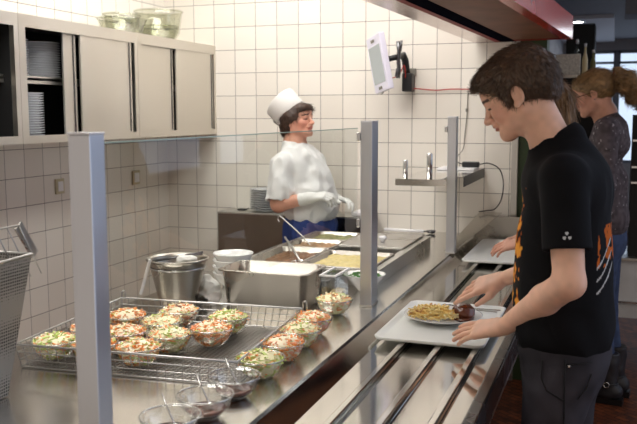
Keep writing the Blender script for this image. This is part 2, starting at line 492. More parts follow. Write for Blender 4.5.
def hand(w, f, n, side, curl=(.25, .3, .3, .35), spread=.12, s=1.0, thumb_out=.9, r=1.0, k=.006):
    """w wrist, f pointing direction, n back of the hand, side +1/-1 : thumb on side * (n x f)"""
    w = np.asarray(w, float); f = np.asarray(f, float); f /= np.linalg.norm(f); n = np.asarray(n, float); n = n - f * (n @ f); n /= np.linalg.norm(n)
    t = np.cross(n, f) * side; p = []
    L = [(.088, .030, (.043, .026, .021)), (.091, .0095, (.048, .030, .022)), (.087, -.011, (.044, .028, .021)), (.079, -.030, (.034, .021, .018))]
    for i, (fl, tl, ph) in enumerate(L):
        kn = w + s * (f * fl + t * tl)
        p.append(cone(w + s * (f * .008 + t * tl * .55), kn, .0165 * s * r, .0115 * s * r, .014))
        d = f + t * spread * (1.6 - i) * .7; d /= np.linalg.norm(d); a = curl[i] * .7; q = kn
        rr = [.0098, .0088, .0078, .0066] if i < 3 else [.0086, .0077, .007, .006]
        for j, l in enumerate(ph):
            dd = d * math.cos(a) - n * math.sin(a)
            e = q + dd * l * s; p.append(cone(q, e, rr[j] * s * r, rr[j + 1] * s * r, k if j == 0 else .003)); q = e; a += curl[i]
    b = w + s * (f * .018 + t * .022 - n * .006)
    d1 = f * .72 + t * thumb_out - n * .25; d1 /= np.linalg.norm(d1); e = b + d1 * .040 * s; p.append(cone(b, e, .0165 * s * r, .0125 * s * r, .014))
    d2 = f * .9 + t * thumb_out * .55 - n * .2; d2 /= np.linalg.norm(d2); e2 = e + d2 * .032 * s; p.append(cone(e, e2, .0115 * s * r, .010 * s * r, .006))
    d3 = f + t * thumb_out * .3 - n * .2; d3 /= np.linalg.norm(d3); p.append(cone(e2, e2 + d3 * .026 * s, .0098 * s * r, .0078 * s * r, .004))
    return p
def strands(V, Q, count, length, flow, seed=1, rad=.0009, lift=.25, seg=4, curl=0, jit=.25, keep=None):
    """thin tapered locks rooted on a surface; flow(P) gives the combing direction"""
    rng = np.random.default_rng(seed)
    a = V[Q[:, 0]]; b = V[Q[:, 1]]; c = V[Q[:, 2]]
    nr = np.cross(b - a, V[Q[:, 3]] - a); nr /= np.linalg.norm(nr, axis=1)[:, None] + 1e-12
    idx = rng.integers(0, len(Q), count); uv = rng.random((count, 2))
    P = a[idx] + (b - a)[idx] * uv[:, :1] + (V[Q[:, 3]] - a)[idx] * uv[:, 1:]
    n = nr[idx]
    if keep is not None:
        m = keep(P, n); P = P[m]; n = n[m]
    K = len(P); L = length * (.6 + .7 * rng.random(K)); pts = [P - n * .002]
    jv = (rng.random((K, 3)) - .5) * 2 * jit
    for s_ in range(seg):
        cur = pts[-1]; d = flow(cur) + jv; d = d - n * (np.sum(d * n, 1))[:, None]; d /= np.linalg.norm(d, axis=1)[:, None] + 1e-9
        ph = rng.random(K) * 6 if curl else 0
        st = d + n * (lift * (1 - s_ / seg * .8))[None] if np.ndim(lift) else d + n * lift * (1 - s_ / seg * .9)
        if curl: st = st + curl * (rng.random((K, 3)) - .5) * 2
        st /= np.linalg.norm(st, axis=1)[:, None]
        pts.append(cur + st * (L / seg)[:, None])
    pts = np.stack(pts, 1)           # K, seg+1, 3
    d = pts[:, -1] - pts[:, 0]; u = np.cross(d, n); u /= np.linalg.norm(u, axis=1)[:, None] + 1e-9; v = np.cross(u, d); v /= np.linalg.norm(v, axis=1)[:, None] + 1e-9
    out = []
    for j in range(seg + 1):
        r = rad * (1 - .85 * j / seg)
        for t in range(3):
            out.append(pts[:, j] + r * (u * math.cos(t * 2.094) + v * math.sin(t * 2.094)))
    VV = np.stack(out, 1); nv = 3 * (seg + 1)
    f = []
    for j in range(seg):
        for t in range(3): f.append((j * 3 + t, j * 3 + (t + 1) % 3, (j + 1) * 3 + (t + 1) % 3, (j + 1) * 3 + t))
    F = (np.arange(K)[:, None, None] * nv + np.array(f)[None]).reshape(-1, 4)
    return VV.reshape(-1, 3), F
def join(*vq):
    Vs = []; Qs = []; o = 0
    for V, Q in vq: Vs.append(V); Qs.append(Q + o); o += len(V)
    return np.concatenate(Vs), np.concatenate(Qs)
def const_color(col, var=.15, s=40):
    c = A3(*col[:3]); return lambda V: c[None] * (1 + vnoise(V, s) * 2 * var)[:, None]
# ---------------------------------------------------------------- the setting
struct(MB().box((-.3, -6.2, -.1), (6.2, 7.3, 0)), 'floor', M['floor'])
struct(MB().box((-.15, -6.2, 0), (0, .15, 3.0)), 'wall_left', M['tile_l'])
struct(MB().box((0, 0, 0), (2.335, .15, 3.0)), 'wall_back', M['tile_b'])
struct(MB().box((-.15, -6.2, 3.0), (3.6, .15, 3.1)), 'ceiling', M['ceil'])
struct(MB().box((2.335, -.012, 0), (2.372, .15, 2.62), bevel=.003), 'trim_1', M['steel'])
struct(MB().box((2.372, .02, 0), (2.52, .2, 2.62)), 'trim_2', M['green'])
struct(MB().box((2.2, .2, 2.62), (6.2, 7.3, 2.72)), 'ceiling_hall', M['ceil_d'])
struct(MB().box((2.2, 3.95, 2.585), (2.86, 7.0, 2.62)), 'ceiling_hall_soffit', M['soffit'])
struct(MB().box((2.05, .2, 0), (2.2, 7.3, 2.72)), 'wall_hall_left', M['hallwall'])
struct(MB().box((6.0, .2, 0), (6.2, 7.3, .95)).box((6.0, .2, 2.48), (6.2, 7.3, 2.62)).box((6.0, .2, .95), (6.2, .9, 2.48)).box((6.0, 6.6, .95), (6.2, 7.3, 2.48)).box((6.0, 2.6, .95), (6.2, 2.8, 2.48)).box((6.0, 4.6, .95), (6.2, 4.8, 2.48)), 'wall_hall_right', M['hallwall'])  # unseen wall, its openings shaped to let more daylight into the hall
struct(MB().box((2.2, 7.0, 0), (6.0, 7.2, .95)).box((2.2, 7.0, 2.48), (6.0, 7.2, 2.62)).box((2.2, 7.0, .95), (2.50, 7.2, 2.48)).box((5.4, 7.0, .95), (6.0, 7.2, 2.48)), 'wall_hall_far', M['hallwall'])
k = 0
for x0, x1 in ((2.50, 2.885), (2.915, 3.7), (3.76, 4.5), (4.56, 5.4)):
    k += 1
    w = MB()
    for a, b in (((x0, 7.04, .95), (x0 + .03, 7.14, 2.48)), ((x1 - .03, 7.04, .95), (x1, 7.14, 2.48)), ((x0, 7.04, .95), (x1, 7.14, .99)), ((x0, 7.04, 2.44), (x1, 7.14, 2.48)), ((x0, 7.04, 2.3), (x1, 7.14, 2.33))): w.box(a, b)
    wo = struct(w, 'window_%d' % k, M['frame'])
    MB().box((x0 + .03, 7.085, .99), (x1 - .03, 7.095, 2.44)).build('pane', M['glass'], wo)
struct(MB().box((2.885, 7.02, .95), (2.915, 7.16, 2.48)).box((3.7, 7.02, .95), (3.76, 7.16, 2.48)).box((4.5, 7.02, .95), (4.56, 7.16, 2.48)), 'trim_3', M['frame'])
# dark beam under the hall ceiling
struct(MB().box((2.95, 1.8, 2.38), (3.16, 2.2, 2.62)), 'trim_4', M['ceil_d'])
for i, (x, y, lb) in enumerate(((2.50, 4.2, 'nearest to the kitchen'), (2.52, 4.95, 'second from the kitchen'), (2.54, 5.7, 'third from the kitchen'), (2.56, 6.4, 'farthest away, by the far wall'))):
    t = thing('downlight', (x, y, 2.585), 'round recessed downlight in the grey hall ceiling, ' + lb, 'ceiling light', 'downlights in the hall ceiling')
    MB().lathe([(.075, 0), (.078, -.006), (.062, -.008), (.058, 0)], (x, y, 2.585), 24, closed=True).build('bezel', M['chrome'], t)
    MB().lathe([(.056, -.004), (.056, -.001)], (x, y, 2.585), 24).build('lens', M['downlight'], t)
# kitchen ceiling lamps (outside the frame, they light the room)
for i, (x, y, lb) in enumerate(((.75, -.85, 'above the wall cabinets'), (1.75, -.95, 'above the hot food wells'), (.8, -2.7, 'above the aisle behind the counter'), (1.55, -3.0, 'above the salad basket'))):
    t = thing('ceiling_light', (x, y, 3.0), 'white fluorescent ceiling light ' + lb, 'ceiling light', 'kitchen ceiling lights')
    MB().box((x - .32, y - .62, 2.93), (x + .32, y + .62, 3.0), bevel=.008).build('housing', M['white'], t)
    MB().box((x - .28, y - .58, 2.922), (x + .28, y + .58, 2.9295)).build('diffuser', M['lamp'], t)

for i, (x, y, lb) in enumerate(((4.3, 2.0, 'nearest the kitchen'), (4.3, 5.0, 'towards the far windows'))):  # out-of-view lamps added to brighten the dark hall
    t = thing('ceiling_light', (x, y, 2.62), 'long white ceiling light added to brighten the dining hall, ' + lb, 'ceiling light', 'added dining hall ceiling lights')
    MB().box((x - .32, y - .5, 2.57), (x + .32, y + .5, 2.62), bevel=.008).build('housing', M['white'], t)
    MB().box((x - .28, y - .46, 2.562), (x + .28, y + .46, 2.5695)).build('diffuser', M['added_hall_lamp'], t)

# ---------------------------------------------------------------- counter
wt = MB()
HX0, HX1, HY0, HY1 = 1.335, 1.955, -1.695, -.63
wt.prism([(1.15, -4.4), (2.12, -4.4), (2.12, HY0), (1.15, HY0)], .862, .90)
wt.prism([(1.15, HY0), (HX0, HY0), (HX0, -.6), (1.15, -.6)], .862, .90)
wt.prism([(HX1, HY0), (2.12, HY0), (2.12, 0), (HX1, 0)], .862, .90)
wt.prism([(HX0, HY1), (HX1, HY1), (HX1, -.6), (HX0, -.6)], .862, .90)
wt.prism([(1.55, -.6), (HX1, -.6), (HX1, 0), (1.55, 0)], .862, .90)
o = wt.build('serving_worktop', M['worktop'], loc=(1.6, -2.2, .862))
tag(o, 'long polished stainless steel worktop of the serving counter with stains and reflections', 'worktop')
t = thing('counter_base', (1.65, -2.5, 0), 'long steel base cabinet under the near part of the serving worktop', 'cabinet')
MB().box((1.2, -4.35, .1), (2.08, -1.72, .862)).box((1.2, -1.72, .1), (2.08, -.62, .74)).build('body', M['steel'], t)
MB().box((1.26, -4.3, 0), (2.02, -.7, .1)).build('plinth', M['black'], t)
t = thing('counter_base', (1.83, -.3, 0), 'narrow steel base cabinet under the worktop end at the tiled wall', 'cabinet')
MB().box((1.6, -.61, .1), (2.08, -.01, .862)).build('body', M['steel'], t)
MB().box((1.64, -.6, 0), (2.02, -.02, .1)).build('plinth', M['black'], t)

# tray rail
t = thing('tray_rail', (2.36, -2.2, 0), 'stainless steel tray rail with three raised runners in front of the counter', 'tray rail')
y0, y1 = -4.4, -.09
MB().prism([(2.121, .893), (2.127, .893), (2.188, .864), (2.585, .864), (2.585, .852), (2.121, .852)], y0, y1, axes=(0, 2, 1)).build('deck', M['deck'], t)
for x in (2.278, 2.398, 2.518):
    MB().box((x - .011, y0, .864), (x + .011, y1, .8815), bevel=.004, seg=2).build('runner', M['polished'], t)
MB().box((2.586, y0, .80), (2.622, y1, .885), bevel=.006).build('edge_rail', M['darksteel'], t)
MB().box((2.60, y0, .775), (2.616, y1, .80)).build('edge_fascia', M['steel'], t)
for y in (-4.0, -2.9, -1.8, -.7):
    MB().prism([(2.081, .852), (2.58, .852), (2.58, .82), (2.081, .62)], y - .015, y + .015, axes=(0, 2, 1)).build('bracket', M['darksteel'], t)
o = MB().box((2.135, -.085, .86), (2.62, -.065, 1.02), bevel=.003).build('end_panel', M['pan'], loc=(2.36, -.07, .86))
tag(o, 'dark steel upright end panel closing the tray rail at the tiled wall', 'panel')
e = MB()
a = [Vector(p) for p in ((2.075, -.70, .903), (2.128, -.70, .903), (2.29, -.04, 1.04), (2.158, -.004, 1.04))]
dz = Vector((0, 0, -.004))
e._add(a + [v + dz for v in a], [(0, 1, 2, 3), (7, 6, 5, 4), (0, 4, 5, 1), (1, 5, 6, 2), (2, 6, 7, 3), (3, 7, 4, 0)])
o = e.build('sloping_steel_sheet', M['worktop'], loc=(2.12, -.4, .9))
tag(o, 'sloping polished steel sheet rising from the counter edge to the tiled wall', 'steel sheet')

# posts
def post(x, y, zt, lab, clamps, d=.03):
    t = thing('guard_post', (x, y, .9), lab, 'post', 'posts of the glass guard')
    MB().box((x - .0225, y - d, .90), (x + .0225, y + d, zt), bevel=.002).build('upright', M['alu'], t)
    MB().box((x - .026, y - d - .004, .90), (x + .026, y + d + .004, .906), bevel=.001).build('foot_plate', M['steel'], t)
    MB().box((x - .0235, y - d - .001, zt), (x + .0235, y + d + .001, zt + .004), bevel=.001).build('end_cap', M['white'], t)
    for z, sy in clamps:
        MB().box((x - .036, y + sy * (d + .002) - .008, z - .016), (x - .0225, y + sy * (d + .002) + .008, z + .016), bevel=.003).build('glass_clamp', M['chrome'], t)
    return t
post(2.0335, -3.8075, 1.594, 'tall square metal post close to the camera, in front of the salad basket', [], .0225)
post(2.042, -2.04, 1.60, 'middle square metal post standing between salad bowl and green herb bowl', [(1.545, -1), (1.22, -1)], .042)
post(2.118, -.745, 1.612, 'farthest square metal post, carrying the small wall shelf', [(1.55, -1)], .03)
t = thing('glass_guard', (2.008, -2.95, 1.2), 'clear glass sneeze guard pane spanning the near and middle posts', 'glass pane')
MB().box((2.005, -3.768, 1.2), (2.011, -2.09, 1.575)).build('pane', M['glass'], t)
MB().box((2.0048, -3.768, 1.575), (2.0112, -2.09, 1.5775)).build('polished_edge', M['glassedge'], t)

# little shelf between far post and wall
t = thing('wall_shelf', (2.0, -.5, 1.27), 'small polished steel shelf between the far post and the tiled wall', 'shelf')
MB().box((1.862, -.935, 1.294), (2.090, -.003, 1.30)).box((2.090, -.71, 1.294), (2.17, -.003, 1.30)).build('board', M['polished'], t)
MB().box((1.862, -.94, 1.266), (2.125, -.936, 1.30)).build('front_lip', M['polished'], t)
MB().box((2.171, -.71, 1.247), (2.175, -.003, 1.302)).build('side_lip', M['black'], t)
for x, h, r, lb in ((1.893, .092, .0125, 'short'), (2.02, .128, .0155, 'tall')):
    o = MB().lathe([(r, 0), (r, h * .96), (r * .8, h), (0, h)], (x, -.85, 1.3005), 20).build('steel_cylinder', M['chrome'], loc=(x, -.85, 1.3005))
    tag(o, lb + ' upright chrome cylinder on the front edge of the small shelf', 'cylinder', 'chrome cylinders on the shelf')
o = MB().box((1.93, -.24, 1.301), (2.15, -.03, 1.312), bevel=.003).build('flat_white_board', M['white'], loc=(2.04, -.13, 1.301))
tag(o, 'flat white board lying at the wall end of the small shelf', 'board')
t = thing('power_adapter', (2.12, -.1, 1.312), 'black power adapter lying on the white board of the small shelf', 'adapter')
MB().box((2.06, -.125, 1.3125), (2.16, -.08, 1.345), bevel=.006).build('body', M['black'], t)
MB().tube([(2.06, -.10, 1.33), (2.04, -.09, 1.335), (2.025, -.07, 1.34)], .0035).build('plug_lead', M['black'], t)
def curve(pts, n=10):
    pts = [Vector(p) for p in pts]; out = []
    P = [pts[0] * 2 - pts[1]] + pts + [pts[-1] * 2 - pts[-2]]
    for i in range(1, len(P) - 2):
        for j in range(n):
            t_ = j / n; a, b, c, d = P[i - 1:i + 3]
            out.append(.5 * ((2 * b) + (c - a) * t_ + (2 * a - 5 * b + 4 * c - d) * t_ ** 2 + (3 * b - a - 3 * c + d) * t_ ** 3))
    return out + [pts[-1]]
MB().tube(curve([(2.16, -.10, 1.33), (2.21, -.06, 1.335), (2.27, -.04, 1.30), (2.295, -.04, 1.22), (2.285, -.04, 1.12), (2.25, -.05, 1.062), (2.20, -.05, 1.05), (2.16, -.08, 1.045)]), .0035).build('power_lead', M['black'], t)

# ---------------------------------------------------------------- hot food wells
t = thing('bain_marie_frame', (1.64, -1.15, .9), 'raised steel frame around the hot food wells in the counter', 'frame')
fb = MB()
Z0, Z1 = .90, .962
cells = dict(A=(1.345, 1.60, -.93, -.65), B=(1.345, 1.60, -1.2, -.95), D=(1.345, 1.60, -1.67, -1.22), L=(1.62, 1.94, -1.1, -.65), S=(1.62, 1.94, -1.235, -1.12), C=(1.62, 1.94, -1.67, -1.255))
fb.box((1.31, -1.715, Z0), (1.345, -.615, Z1)).box((1.94, -1.715, Z0), (1.98, -.615, Z1)).box((1.345, -1.715, Z0), (1.94, -1.67, Z1)).box((1.345, -.65, Z0), (1.94, -.615, Z1))
fb.box((1.60, -1.67, Z0), (1.62, -.65, Z1))
for (x0, x1, a, b) in ((1.345, 1.6, -.95, -.93), (1.345, 1.6, -1.22, -1.2), (1.62, 1.94, -1.12, -1.1), (1.62, 1.94, -1.255, -1.235)): fb.box((x0, a, Z0), (x1, b, Z1))
fb.build('frame', M['steel'], t)
MB().box((1.34, -1.69, .76), (1.95, -.635, .765)).build('well_floor', M['darksteel'], t)
def rrect(x0, x1, y0, y1, r, n=5):
    out = []
    for cx, cy, a0 in ((x1 - r, y1 - r, 0), (x0 + r, y1 - r, 90), (x0 + r, y0 + r, 180), (x1 - r, y0 + r, 270)):
        for i in range(n + 1):
            a = math.radians(a0 + 90 * i / n); out.append((cx + r * math.cos(a), cy + r * math.sin(a)))
    return out
def pan(name, x0, x1, y0, y1, z, depth, lab, cat='food pan', group=None, taper=.015, rim=.012, r=.03, m='pan', mid=.0):
    mb = MB(); rings = []
    def ring(ins, zz, rr): rings.append([(p[0], p[1], zz) for p in rrect(x0 + ins, x1 - ins, y0 + ins, y1 - ins, rr)])
    ring(rim + taper + .002, z - depth, r * .8); ring(rim + .001, z - .004, r); ring(0, z - .004, r + rim * .5); ring(0, z, r + rim * .5); ring(rim + .003, z, r); ring(rim + taper + .004, z - depth + .003, r * .8)
    n = len(rings[0]); vs = [p for q in rings for p in q]; fs = []
    for j in range(len(rings) - 1):
        for i in range(n): fs.append((j * n + i, j * n + (i + 1) % n, (j + 1) * n + (i + 1) % n, (j + 1) * n + i))
    fs.append(tuple(range(n))); fs.append(tuple(range(5 * n, 6 * n)))
    mb._add(vs, fs, 0, True)
    o = mb.build(name, M[m], loc=((x0 + x1) / 2, (y0 + y1) / 2, z - depth))
    for p in o.data.polygons:
        if len(p.vertices) > 4: p.use_smooth = False
    return tag(o, lab, cat, group)
def heap(x0, x1, y0, y1, z, hgt, m, name, lab, cat, seed=0, h=.004, rr=.03, sc=60):
    """lumpy food surface"""
    n = 26; V = []; Q = []
    for j in range(n + 1):
        for i in range(n + 1):
            u, v = i / n, j / n; V.append((x0 + (x1 - x0) * u, y0 + (y1 - y0) * v, 0))
    V = np.array(V); e = np.minimum(np.minimum(V[:, 0] - x0, x1 - V[:, 0]), np.minimum(V[:, 1] - y0, y1 - V[:, 1]))
    V[:, 2] = z + hgt * np.clip(e / .03, 0, 1) + vnoise(V + seed, sc) * .014 + vnoise(V + seed, sc * 2.6, 3) * .008
    lo = V.copy(); lo[:, 2] = z - .012
    m1 = n + 1; k = len(V); 
    for j in range(n):
        for i in range(n): Q.append((j * m1 + i, j * m1 + i + 1, (j + 1) * m1 + i + 1, (j + 1) * m1 + i))
    Q += [tuple(reversed([a + k for a in q])) for q in Q[:]]
    rim = [i for i in range(m1)] + [j * m1 + n for j in range(1, m1)] + [n * m1 + i for i in range(n - 1, -1, -1)] + [j * m1 for j in range(n - 1, 0, -1)]
    for a, b in zip(rim, rim[1:] + rim[:1]): Q.append((a, a + k, b + k, b))
    o = np_obj(name, np.concatenate([V, lo]), np.array(Q), m, loc=((x0 + x1) / 2, (y0 + y1) / 2, z - .012))
    return tag(o, lab, cat, kind='stuff')
G = 'steel pans in the hot food wells'
def inpan(k, lab, depth=.1): x0, x1, a, b = cells[k]; return pan('food_pan', x0 - .008, x1 + .008, a - .008, b + .008, Z1 + .0055, depth, lab, group=G, r=.025)
inpan('A', 'farthest steel pan of greenish food in the wells, nearest the cook')
inpan('B', 'steel pan of brown food in the wells, second from the cook')
inpan('D', 'steel pan with dark food and a ladle, beside the deep pan')
inpan('C', 'wide steel pan of pale yellow mash beside the herb bowl')
fm = lambda n, c, v=.25, sc=45: mat(n, c, .45, noise=v, nscale=sc, bump=.5, bscale=90)
heap(1.365, 1.585, -.91, -.665, .950, .004, fm('green_stew', srgb(126, 128, 84)), 'green_vegetable_stew', 'greenish vegetable food filling the farthest pan', 'food', 1)
heap(1.365, 1.585, -1.18, -.965, .950, .004, fm('brown_stew', srgb(150, 118, 84)), 'brown_stew', 'light brown food filling the pan second from the cook', 'food', 2)
heap(1.365, 1.585, -1.65, -1.235, .940, .008, fm('dark_ragout', srgb(110, 74, 42), .5), 'dark_ragout', 'dark brown food in the pan where the ladle lies', 'food', 3)
heap(1.64, 1.925, -1.65, -1.275, .950, .004, fm('yellow_mash', srgb(196, 180, 120), .15), 'yellow_mash', 'pale yellow mash in the wide pan', 'food', 4)
t = thing('pan_lid', (1.78, -.875, Z1), 'flat steel lid with a white knob covering a well near the wall', 'lid')
MB().box((1.612, -1.108, Z1 + .001), (1.948, -.642, Z1 + .010), bevel=.003).build('plate', M['steel'], t)
MB().lathe([(.010, .0105), (.009, .02), (.02, .026), (.021, .036), (.012, .042), (0, .043)], (1.80, -.95, Z1), 20).build('knob', M['white'], t)
# ladle and spoons
t = thing('ladle', (1.47, -1.35, .93), 'steel ladle resting across the dark food pan with its handle pointing to the cook', 'ladle')
MB().tube(curve([(1.56, -1.52, .955), (1.50, -1.44, .985), (1.40, -1.27, 1.0), (1.345, -1.17, 1.005)]), .006, 8).build('handle', M['wire'], t)
MB().lathe([(.0, -.03), (.025, -.022), (.036, 0), (.034, 0), (.023, -.019), (0, -.027)], (1.56, -1.53, .955), 20).build('bowl', M['chrome'], t)
t = thing('serving_spoon', (1.4, -1.0, .95), 'thin steel spoon with a hooked handle standing in the brown food pan', 'spoon')
MB().tube(curve([(1.46, -1.08, .945), (1.40, -1.05, .99), (1.30, -1.0, 1.05), (1.235, -.97, 1.085), (1.222, -.965, 1.07), (1.232, -.972, 1.055)]), .0035, 8).build('handle', M['wire'], t)
MB().lathe([(0, -.006), (.02, -.003), (.024, .002), (.018, 0), (0, -.003)], (1.475, -1.09, .948), 16, sx=1.4).build('bowl', M['wire'], t)
t = thing('wall_ladle', (1.8, -.12, .9), 'long white handled steel ladle lying on the worktop along the tiled wall', 'ladle')
MB().tube([(1.40 + .18, -.10, .915), (1.83, -.10, .913)], .010, 8).build('handle', M['white'], t)
MB().lathe([(0, 0), (.022, .004), (.03, .02), (.027, .02), (.02, .008), (0, .004)], (1.875, -.10, .9005), 18).build('bowl', M['darksteel'], t)
MB().tube([(1.83, -.10, .913), (1.852, -.10, .914)], .005, 8).build('neck', M['darksteel'], t)

# deep pan standing on the worktop
pan('deep_pan', 1.487, 1.868, -2.245, -2.00, 1.038, .137, 'large deep steel pan standing on the worktop behind the salad basket', 'pan', taper=.014, rim=.012, r=.035)
t = thing('clear_container', (1.912, -2.06, .9), 'clear plastic container with pale contents tucked behind the deep pan', 'container')
c = MB(); x0, x1, a, b, z0_, z1_ = 1.884, 1.940, -2.145, -1.98, .9005, 1.02
c.box((x0, a, z0_), (x1, b, z0_ + .003)).box((x0, a, z0_), (x0 + .003, b, z1_)).box((x1 - .003, a, z0_), (x1, b, z1_)).box((x0 + .003, a, z0_), (x1 - .003, a + .003, z1_)).box((x0 + .003, b - .003, z0_), (x1 - .003, b, z1_))
c.build('body', M['bowlglass'], t)
c = MB(); c.box((x0 - .006, a - .006, z1_), (x1 + .006, a + .004, z1_ + .006)).box((x0 - .006, b - .004, z1_), (x1 + .006, b + .006, z1_ + .006)).box((x0 - .006, a + .004, z1_), (x0 + .003, b - .004, z1_ + .006)).box((x1 - .003, a + .004, z1_), (x1 + .006, b - .004, z1_ + .006))
c.build('rim', M['white'], t)
heap(x0 + .006, x1 - .006, a + .006, b - .006, .94, .01, fm('pale_dressing', srgb(196, 170, 112), .1), 'pale_dressing', 'pale yellow dressing in the clear container', 'food', 5)
pan('small_pan', 1.70, 1.84, -1.93, -1.75, .955, .054, 'small empty steel pan between the deep pan and the mash', 'pan', taper=.006, rim=.008, r=.015, m='darksteel')

# crockery
def lathe_obj(name, prof, c, m, lab=None, cat=None, group=None, n=40, parent=None, **kw):
    o = MB().lathe(prof, c, n, **kw).build(name, m, parent, loc=c if parent is None else None)
    if lab: tag(o, lab, cat, group)
    return o
herb = lathe_obj('herb_bowl', [(.030, 0), (.032, .006), (.085, .066), (.088, .07), (.083, .07), (.034, .014), (0, .012)], (1.955, -1.80, .9005), M['china'], 'white china bowl of chopped green herbs behind the middle post', 'bowl')
# chopped herbs
def shred_mesh(name, n, R, hmax, seed, mats, wts, L=(.015, .04), w=(.0015, .003), th=.0012, edge=0.25, base=0, flat=.5):
    rng = random.Random(seed); mb = MB()
    for i in range(n):
        rr = R * math.sqrt(rng.random()); a = rng.random() * 2 * PI
        zt = hmax * (1 - (rr / R) ** 2) 
        z = base + zt * (rng.random() ** .35) + rng.uniform(-.003, .003)
        l = rng.uniform(*L); ww = rng.uniform(*w); yaw = rng.random() * 2 * PI; pit = rng.uniform(-flat, flat); bend = rng.uniform(-.6, .6)
        mi = rng.choices(range(len(mats)), wts)[0]
        d = Vector((math.cos(yaw) * math.cos(pit), math.sin(yaw) * math.cos(pit), math.sin(pit))); s = Vector((-d.y, d.x, rng.uniform(-.6, .6))).normalized(); up = d.cross(s).normalized()
        c = Vector((rr * math.cos(a), rr * math.sin(a), z)); m = 3; vs = []
        for j in range(m + 1):
            t_ = j / m - .5; p = c + d * l * t_ + up * (bend * l * (t_ * t_ - .08)) ; wj = ww * (1 - .5 * abs(t_) * 2 * .5)
            vs += [p + s * wj + up * th, p - s * wj + up * th, p - s * wj - up * th, p + s * wj - up * th]
        fs = [(0, 1, 2, 3), (4 * m + 3, 4 * m + 2, 4 * m + 1, 4 * m)]
        for j in range(m):
            for q in range(4): fs.append((j * 4 + q, j * 4 + (q + 1) % 4, (j + 1) * 4 + (q + 1) % 4, (j + 1) * 4 + q))
        mb._add(vs, fs, mi, False)
    return mb
VEG = [mat('carrot_shreds', srgb(244, 156, 76), .5), mat('cabbage_shreds', srgb(238, 232, 190), .45), mat('lettuce_shreds', srgb(190, 208, 110), .45), mat('white_cabbage', srgb(244, 232, 200), .45), mat('pink_shreds', srgb(242, 168, 124), .45), mat('brown_bits', srgb(120, 70, 45), .5)]
for m_ in VEG: m_.node_tree.nodes['Principled BSDF'].inputs['Subsurface Weight'].default_value = 0
HERB = mat('chopped_chives', srgb(60, 116, 34), .5)
o = shred_mesh('h', 260, .068, .022, 3, [HERB], [1], L=(.006, .016), w=(.001, .002), base=.058).build('chopped_herbs', [HERB])
o.location = (1.955, -1.80, .9005); tag(o, 'chopped green herbs heaped in the white bowl', 'herbs', kind='stuff')

st = (1.40, -1.90)
BP = [(.045, 0), (.047, .008), (.07, .03), (.086, .060), (.086, .064), (.082, .064), (.066, .034), (.04, .012), (0, .010)]
b0 = lathe_obj('soup_bowl', BP, (st[0], st[1], .9005), M['china'], 'white soup bowl at the bottom of the stack left of the deep pan', 'bowl', 'soup bowls stacked by the deep pan')
for i, lb in enumerate(('second lowest in', 'second highest in', 'on top of')):
    dup(b0, (st[0] + .002 * (i - 1), st[1], .9005 + .027 * (i + 1)), 'white soup bowl ' + lb + ' the stack left of the deep pan')

t = thing('bucket', (1.365, -2.31, .9), 'conical steel bucket with utensils beside the tiled wall', 'bucket')
MB().lathe([(.066, .0005), (.068, .004), (.108, .172), (.112, .180), (.118, .183), (.119, .188), (.113, .190), (.105, .178), (.064, .008), (0, .006)], (1.365, -2.31, .9), 40).build('body', M['pan'], t)
MB().lathe([(.1045, .150), (.107, .155), (.1065, .160)], (1.365, -2.31, .9), 40, closed=True).build('band', M['chrome'], t)
o = MB().box((-.006, -.005, -.07), (.006, .005, .07), bevel=.004).build('spatula', M['white'])
o.location = (1.292, -2.422, 1.03); o.rotation_euler = (.12, .26, .7)
tag(o, 'white plastic spatula handle hanging over the side of the steel bucket', 'spatula')
V, Q = surface([ell((1.405, -2.30, 1.085), (.034, .03, .014), k=.01), ell((1.385, -2.315, 1.082), (.02, .02, .016), k=.01), cone((1.42, -2.29, 1.08), (1.43, -2.27, 1.03), .012, .02)], (1.32, -2.36, 1.0), (1.47, -2.22, 1.12), .003, lambda P: vnoise(P, 90) * .006)
tag(np_obj('crumpled_rag', V, Q, M['paper'], loc=(1.405, -2.3, 1.0)), 'crumpled white rag in the mouth of the steel bucket', 'rag')
t = thing('bucket_tongs', (1.36, -2.31, 1.05), 'dark metal tongs lying in the mouth of the steel bucket', 'tongs')
MB().tube([(1.28, -2.35, 1.077), (1.44, -2.25, 1.098)], .004).build('arm', M['darksteel'], t)
MB().tube([(1.285, -2.33, 1.077), (1.435, -2.235, 1.102)], .004).build('arm', M['darksteel'], t)
V, Q = surface([ell((1.445, -2.23, .92), (.052, .06, .026), k=.02), ell((1.445, -2.22, .955), (.042, .045, .032), k=.02), cone((1.44, -2.21, .95), (1.43, -2.20, .99), .03, .022, .02), half((0, 0, .9015), (0, 0, -1), .002)], (1.38, -2.28, .89), (1.52, -2.1, 1.02), .003,
               lambda P: (np.abs(vnoise(P, 28)) * .03 - .006 + vnoise(P, 70, 3) * .006))
tag(np_obj('paper_napkin', V, Q, M['paper'], loc=(1.452, -2.2, .9)), 'crumpled white paper napkin between the bucket and the deep pan', 'napkin')

